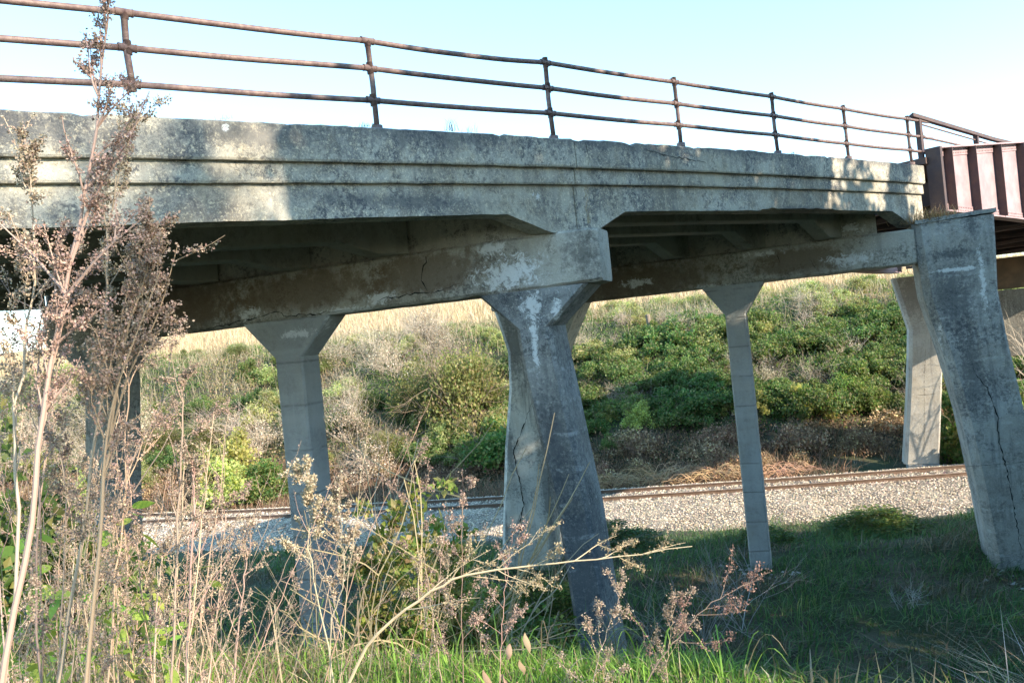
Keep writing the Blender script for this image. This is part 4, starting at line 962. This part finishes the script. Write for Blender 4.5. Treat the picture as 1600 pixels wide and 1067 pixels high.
weed([(.15, 3.0, -1.62), (.40, 3.0, -1.22), (.62, 3.0, -1.02), (.85, 3.0, -.93)], .0028, 24, 'low reddish dried weed reaching right past the foot of the leaning leg', nb=9, bl=.24, dens=3.5, size=.0075, rr=.016, stalk=[(.34, .22, .17)], seedc=[(.28, .17, .13), (.34, .22, .17)])
for i, (x, y, zt_, ln) in enumerate(((-.35, 3.3, -.5, .1), (-.45, 3.6, -.35, -.05), (-.22, 3.5, -.75, .15), (.1, 3.2, -.95, .25), (.45, 3.3, -1.05, .1), (-.52, 3.4, -.7, .18))):
    weed([(x, y, -1.65), (x + ln * .4, y, (zt_ - 1.6) / 2), (x + ln, y, zt_)], .003, 500 + i, ['upright brown weed in the middle of the clump beside the leaning leg', 'tallest brown weed of the clump beside the leaning leg', 'medium brown weed nearest the leaning leg', 'low brown weed in front of the leaning leg', 'lowest brown weed right of the leaning leg foot', 'brown weed leaning right at the left of the clump'][i], nb=9, bl=.24, dens=4, size=.008, rr=.018, group='brown dried weeds beside the leaning leg')
# withered leaves caught on the fallen stalk
lf = Geo(); us = np.linspace(0, 1, 7); V = []
for u in us:
    wv = .018 * math.sin(math.pi * (u * .9 + .08)); V += [(-wv, .010 * math.sin(u * 5), -u * .12), (0, -.012 + .012 * math.sin(u * 6 + 1), -u * .12), (wv, .012 * math.cos(u * 4), -u * .12)]
lf.add(V, [(3 * i + a, 3 * i + a + 1, 3 * i + a + 4, 3 * i + a + 3) for i in range(6) for a in (0, 1)], (.30, .21, .14)); dl_me = lf.mesh('dead_leaf', True); dl_me.materials.append(M_DRY)
for i, (x, z, a, b) in enumerate(((-.10, -.93, .3, .2), (-.075, -.98, 1.2, -.25), (-.13, -1.02, 2.0, .4), (-.05, -.90, .7, -.1), (-.17, -1.06, 2.8, .5), (-.09, -1.05, .1, .1), (-.19, -1.0, .9, -.3))):
    o = bpy.data.objects.new('dead_leaf', dl_me); COL.objects.link(o); o.parent = fal; o.location = (x + .80, 2.55 - 2.6, z + 1.5); o.rotation_euler = (.2 * b, b, a); o.scale = (.55, .55, .4 + .05 * i)

# big green leaved plant at the left bottom: every leaf a part
V = []
for u in np.linspace(0, 1, 6):
    wv = .27 * math.sin(math.pi * min(1, u ** .8)) ** .9; V += [(u, -wv, -.12 * u * u + .05 * wv), (u, 0, -.14 * u * u), (u, wv, -.12 * u * u + .05 * wv)]
lf = Geo(); lf.add(V, [(3 * i + a, 3 * i + a + 1, 3 * i + a + 4, 3 * i + a + 3) for i in range(5) for a in (0, 1)], (.24, .37, .07)); lf_a = lf.mesh('leaf_a', True); lf_a.materials.append(M_LEAF)
lf = Geo(); lf.add(V, [(3 * i + a, 3 * i + a + 1, 3 * i + a + 4, 3 * i + a + 3) for i in range(5) for a in (0, 1)], (.38, .44, .10)); lf_b = lf.mesh('leaf_b', True); lf_b.materials.append(M_LEAF)
def leaf_plant(base, top, nleaf, size, seed, label, spread=.3):
    r = np.random.RandomState(seed); e = empty('leafy_plant', base, label, 'plant'); g = Geo(); B0 = np.array(base); spots = []
    for k in range(7):
        T = B0 + np.array([r.normal() * spread, r.normal() * spread * .6, (top - base[2]) * r.uniform(.65, 1.05)]); P = smooth_path([B0, B0 * .5 + T * .5 + r.normal(size=3) * .05, T], 10); tube(g, P, np.linspace(.004, .0018, 10), 4, (.20, .22, .08), cap=False); spots += list(P[3:])
    g.obj('stem', M_STEM, e); spots = np.array(spots)
    for k in range(nleaf):
        p = spots[r.randint(len(spots))] + r.normal(size=3) * .025 - B0; o = bpy.data.objects.new('leaf', lf_a if r.rand() < .65 else lf_b); COL.objects.link(o); o.parent = e
        o.location = p; o.rotation_euler = (r.normal() * .5, r.uniform(-.2, .9), r.uniform(0, 6.28)); s_ = size * r.uniform(.6, 1.3); o.scale = (s_, s_, s_)
leaf_plant((-1.60, 2.8, -1.6), -.50, 150, .075, 31, 'bright green broad leaved plant among the dried weeds at the bottom left', .22)
leaf_plant((-1.30, 2.75, -1.6), -.55, 110, .068, 32, 'bright green broad leaved plant in front of the leftmost column foot', .17)
leaf_plant((-1.95, 3.2, -1.65), -.62, 90, .075, 33, 'yellowish green broad leaved plant at the left picture edge', .2)
K_NEAR = [bush_meshes('near_bush', 90 + i, .75, 1.3, 5200, .055, GREEN + OLIVE[:1], clumps=40, ntw=8) for i in range(2)]
K_TALL = [bush_meshes('tall_weed', 95 + i, .26, 1.55, 1500, .055, [(.22, .27, .06), (.16, .22, .05), (.28, .22, .10), (.12, .18, .04), (.33, .30, .10)], (.30, .24, .15), ntw=5, depth=1, clumps=30, aspect=.28, shell=.5) for i in range(3)]
place('green_bush', K_NEAR[0], -3.75, 6.0, -2.6, 1.5, 0, 'dark green leafy bush behind the weeds at the left picture edge', 'bush', None, 2.1)
K_SHADE = [bush_meshes('shade_bush', 97 + i, 1.5, 3.3, 9500, .085, GREEN + OLIVE[:1], clumps=60, ntw=12) for i in range(2)]
for i, (x, y, hh, lab) in enumerate(((-.98, 4.95, 1.25, 'leafy weed turning yellow, nearest the second column'), (-.85, 5.3, 1.75, 'leafy weed right behind the yellowing one by the second column'), (-.66, 5.05, 1.75, 'tallest yellow green leafy weed between second column and leaning leg'),
        (-.50, 5.2, 1.55, 'leafy weed with browning leaves midway to the leaning leg'), (-.72, 4.7, 1.05, 'short leafy weed in front of the tallest one'), (-.36, 5.4, 1.25, 'leafy weed nearest the cracked leg'), (-1.15, 5.4, 1.0, 'low leafy weed before the second column foot'),
        (-.58, 5.7, 1.9, 'leafy weed standing farthest back between column and leaning leg'), (-.92, 5.9, 1.9, 'leafy weed close behind the second column'), (-.25, 5.1, .8, 'small leafy weed before the cracked leg'))):
    place('tall_leafy_weed', K_TALL[i % 3], x, y, hp(x, y) - .05, hh / 1.75, i * 1.3, lab, 'weed', None, hh / 1.5)
for i, (K, x, y, sc, sz, lab) in enumerate(((K_SHADE, -1.2, 10.8, 1.1, 1.08, 'dark green bush in the shade between second column and leaning leg'), (K_SHADE, -2.3, 12.0, 1.1, .95, 'shaded green bush behind the second column'), (K_SHADE, -.2, 11.8, .95, .8, 'low shaded bush against the leaning leg'),
        (K_SHADE, .2, 17.5, .9, .5, 'shaded bush at the foot of the cracked leg'), (K_SHADE, -1.8, 16.5, 1.2, .75, 'shaded bush left of the cracked leg'), (K_SHADE, -4.6, 11.0, 1.0, .5, 'low shaded bush between the two left columns'), (K_SHADE, -7.4, 12.4, 1.1, .8, 'shaded bush at the foot of the leftmost column'),
        (K_SHADE, 2.4, 25.5, 1.3, .33, 'low bush at the ballast edge right of the leaning leg'), (K_SHADE, 10.3, 24.6, 1.3, .30, 'low bush at the ballast edge left of the big leaning leg'), (K_NEAR, 6.9, 24.3, 1.4, .5, 'small bush at the ballast edge right of the right column'),
        (K_SHADE, -6.2, 7.6, 1.0, .85, 'dark bush farthest left behind the broad leaved plants'), (K_SHADE, -4.3, 7.9, .8, .55, 'dark bush just left of the leftmost column'))):
    place('shaded_bush', K[i % 2], x, y, hp(x, y) - .1, sc, i, lab, 'bush', None, sz)
# grey leafless shrubs in the ditch
for i, (x, y, sc, lab) in enumerate(((2.9, 15.4, 1.5, 'grey leafless shrub in the shade right of the leaning leg'), (4.1, 17.0, 1.5, 'grey leafless shrub left of the right column foot'), (2.0, 14.6, 1.2, 'grey leafless shrub closest to the leaning leg'), (7.6, 17.0, .45, 'small grey twigs in the shaded grass right of the right column'))):
    e = empty('bare_shrub', (x, y, hp(x, y)), lab, 'shrub'); g = Geo(); r = np.random.RandomState(600 + i); ends = []
    for k in range(7):
        a = r.uniform(0, 6.28); limb(g, r, (x + r.normal() * .1, y, hp(x, y) - .05), (math.cos(a) * .5, math.sin(a) * .4, 1), r.uniform(.6, 1.0) * sc, .011, 2, pal(r, 1, [(.46, .42, .38), (.36, .33, .30)])[0], ends, 4)
    g.obj('branches', M_STEM, e)
e = empty('bare_tree', (21.3, 33.0, hp(21.3, 33.0)), 'small pale leafless tree in front of the dark wall at the right edge', 'tree'); g = Geo(); r = np.random.RandomState(41); ends = []
limb(g, r, (20.6, 32.4, hp(20.6, 32.4)), (0.02, 0, 1), 4.2, .05, 3, (.50, .40, .32), ends, 5, .12); g.obj('branches', M_STEM, e)
for i, (x, y, sc) in enumerate(((21.5, 34.5, 1.3), (20.3, 33.8, 1.0), (22.6, 35.2, 1.5), (19.4, 36.6, 1.2))):
    place('leafy_bush', K_LEAFY[i % 2], x, y, hp(x, y) + .1, sc, i, ['bright green bush at the right edge below the dark wall', 'bright green bush between far pier and big leaning leg', 'green bush farthest right below the dark wall', 'green bush right behind the far pier leg'][i], 'bush', None, sc * 1.35)

# little plants on the deck edge and on the bearing seat
for i, (t, n_, hh, dry, lab) in enumerate(((-.35, 40, .09, 0, 'tiny green tuft on the deck edge left of the second railing post'), (.95, 26, .26, 1, 'wispy dry weed on the deck edge midway between the second and third posts'), (1.3, 12, .18, 1, 'thin dry grass wisps beside the wispy weed on the deck edge'), (9.45, 24, .10, 0, 'small tuft at the base of the fifth railing post'), (-2.15, 14, .10, 1, 'dry wisps on the deck edge above the white spot'))):
    g = Geo(); P = BP(t, .02, zt(t)) + rng.normal(size=(n_, 3)) * np.array([.05, .02, .0]); blades(g, rng, P, rng.uniform(.4, 1, n_) * hh, .006, pal(rng, n_, STRAW if dry else GREEN), spread=.4)
    tag(g.obj('grass_tuft', M_GRASS), lab, 'grass tuft')
g = Geo(); n = 520; P = np.array([pB(0, 1.84, .12)]) + rng.normal(size=(n, 1)) * np.array([C * -.28]) * 1.0 + np.array([C * -.45]); P = P + rng.normal(size=(n, 3)) * np.array([.06, .12, .0]); P[:, 2] = 1.83
blades(g, rng, P, rng.uniform(.12, .52, n), .009, pal(rng, n, [(.46, .30, .16), (.38, .22, .12), (.52, .42, .28), (.30, .17, .09)]), spread=.6); tag(g.obj('dry_grass_clump', M_DRY), 'clump of reddish dry grass growing on top of the big leaning leg', 'dry grass', kind='stuff')
g = Geo(); n = 60; P = BP(3.3, -.11, 0) + np.stack([rng.normal(size=n) * .02, rng.normal(size=n) * .01, rng.uniform(1.62, 2.2, n)], -1); blades(g, rng, P, rng.uniform(.06, .18, n), .007, pal(rng, n, [(.36, .30, .19), (.28, .22, .14)]), lean=(.3, -.3), spread=.5)
tag(g.obj('dead_vine', M_DRY), 'dead straw hanging in the open joint over the front pier cap', 'dead vine')

# ------------------------------------------------------------------ trees behind and to the right of the viewpoint, whose shade falls on the bridge
def tree(x, y, topz, R, seed, label, hmin=.06, nl=13000):
    z0 = hp(x, y); H = topz - z0; e = empty('tree', (x, y, z0), label, 'tree'); r = np.random.RandomState(seed); t = Geo(); ends = []
    tube(t, [(x, y, z0 - .4), (x + .1, y, z0 + H * .3), (x - .05, y + .1, z0 + H * .6), (x, y, z0 + H * .93)], [.24, .19, .13, .04], 9)
    for k in range(12):
        a = r.uniform(0, 6.28); limb(t, r, (x, y, z0 + H * r.uniform(.18, .8)), (math.cos(a), math.sin(a), .5), R * .8, .055, 1, None, ends, 3)
    t.obj('trunk', M_BARK, e); g = Geo(); nc = 70; th = r.uniform(0, 6.28, nc); hz = r.uniform(hmin, .97, nc); prof = np.sqrt(np.clip(1 - (np.abs(hz - .42) / .60) ** 2.4, .03, 1)); rr_ = np.sqrt(r.rand(nc)) * R * prof * .85
    c = np.stack([x + rr_ * np.cos(th), y + rr_ * np.sin(th), z0 + H * hz], -1); who = r.randint(0, nc, nl)
    P = c[who] + unit(r.normal(size=(nl, 3))) * (r.uniform(0, 1, (nl, 1)) ** .5) * R * .36
    P[:, 2] = np.minimum(P[:, 2], topz); leaves(g, r, P, r.uniform(.2, .38, nl), pal(r, nl, GREEN), .45); tag(g.obj('crown', M_LEAF, e), kind='stuff')
for i, (q, a, topz, R) in enumerate(((3.3, 8, 2.5, 1.3), (5.0, 8, 8.4, 1.5), (7.9, 8.6, 12.4, 2.7), (10.9, 8, 12.7, 2.6), (13.6, 9, 12.9, 2.7), (16.4, 8.4, 12.4, 2.6), (19.0, 8.8, 10.7, 2.3), (20.7, 7.2, 9.9, 1.7), (22.0, 8.2, 8.0, 1.9), (10.2, 6.0, 9.0, 1.6), (24.4, 8.4, 3.6, 1.8), (27.5, 8, 1.6, 2.2), (31, 8, -.8, 2.3))):
    x, y = a * SX + q * -SY, a * SY + q * SX
    tree(x, y, topz, R, 700 + i, ['low bushy tree out of view beside the bank, nearest the viewpoint', 'slim young tree out of view on the bank', 'first tall tree of the row out of view to the right', 'second tall tree of the row out of view to the right', 'third tall tree of the row, the tallest', 'fourth tall tree of the row out of view', 'fifth tree of the row, slightly lower', 'sixth tree of the row, half as high', 'tree squeezed between the fifth and the sixth of the row', 'low tree in front of the second tall one', 'small tree near the far end of the row', 'round bush like tree past the small one', 'last low tree of the row towards the tracks'][i])
for q, a, tz_, R_, sd_, hm, nl_, lab in ((4.4, 27, 22.5, 2.3, 731, .80, 420, 'tall open crowned tree far behind the row, nearest the viewpoint'), (1.0, 28, 23.0, 2.2, 732, .84, 160, 'tall thin leaved tree far behind the viewpoint')):
    tree(a * SX + q * -SY, a * SY + q * SX, tz_, R_, sd_, lab, hm, nl_)
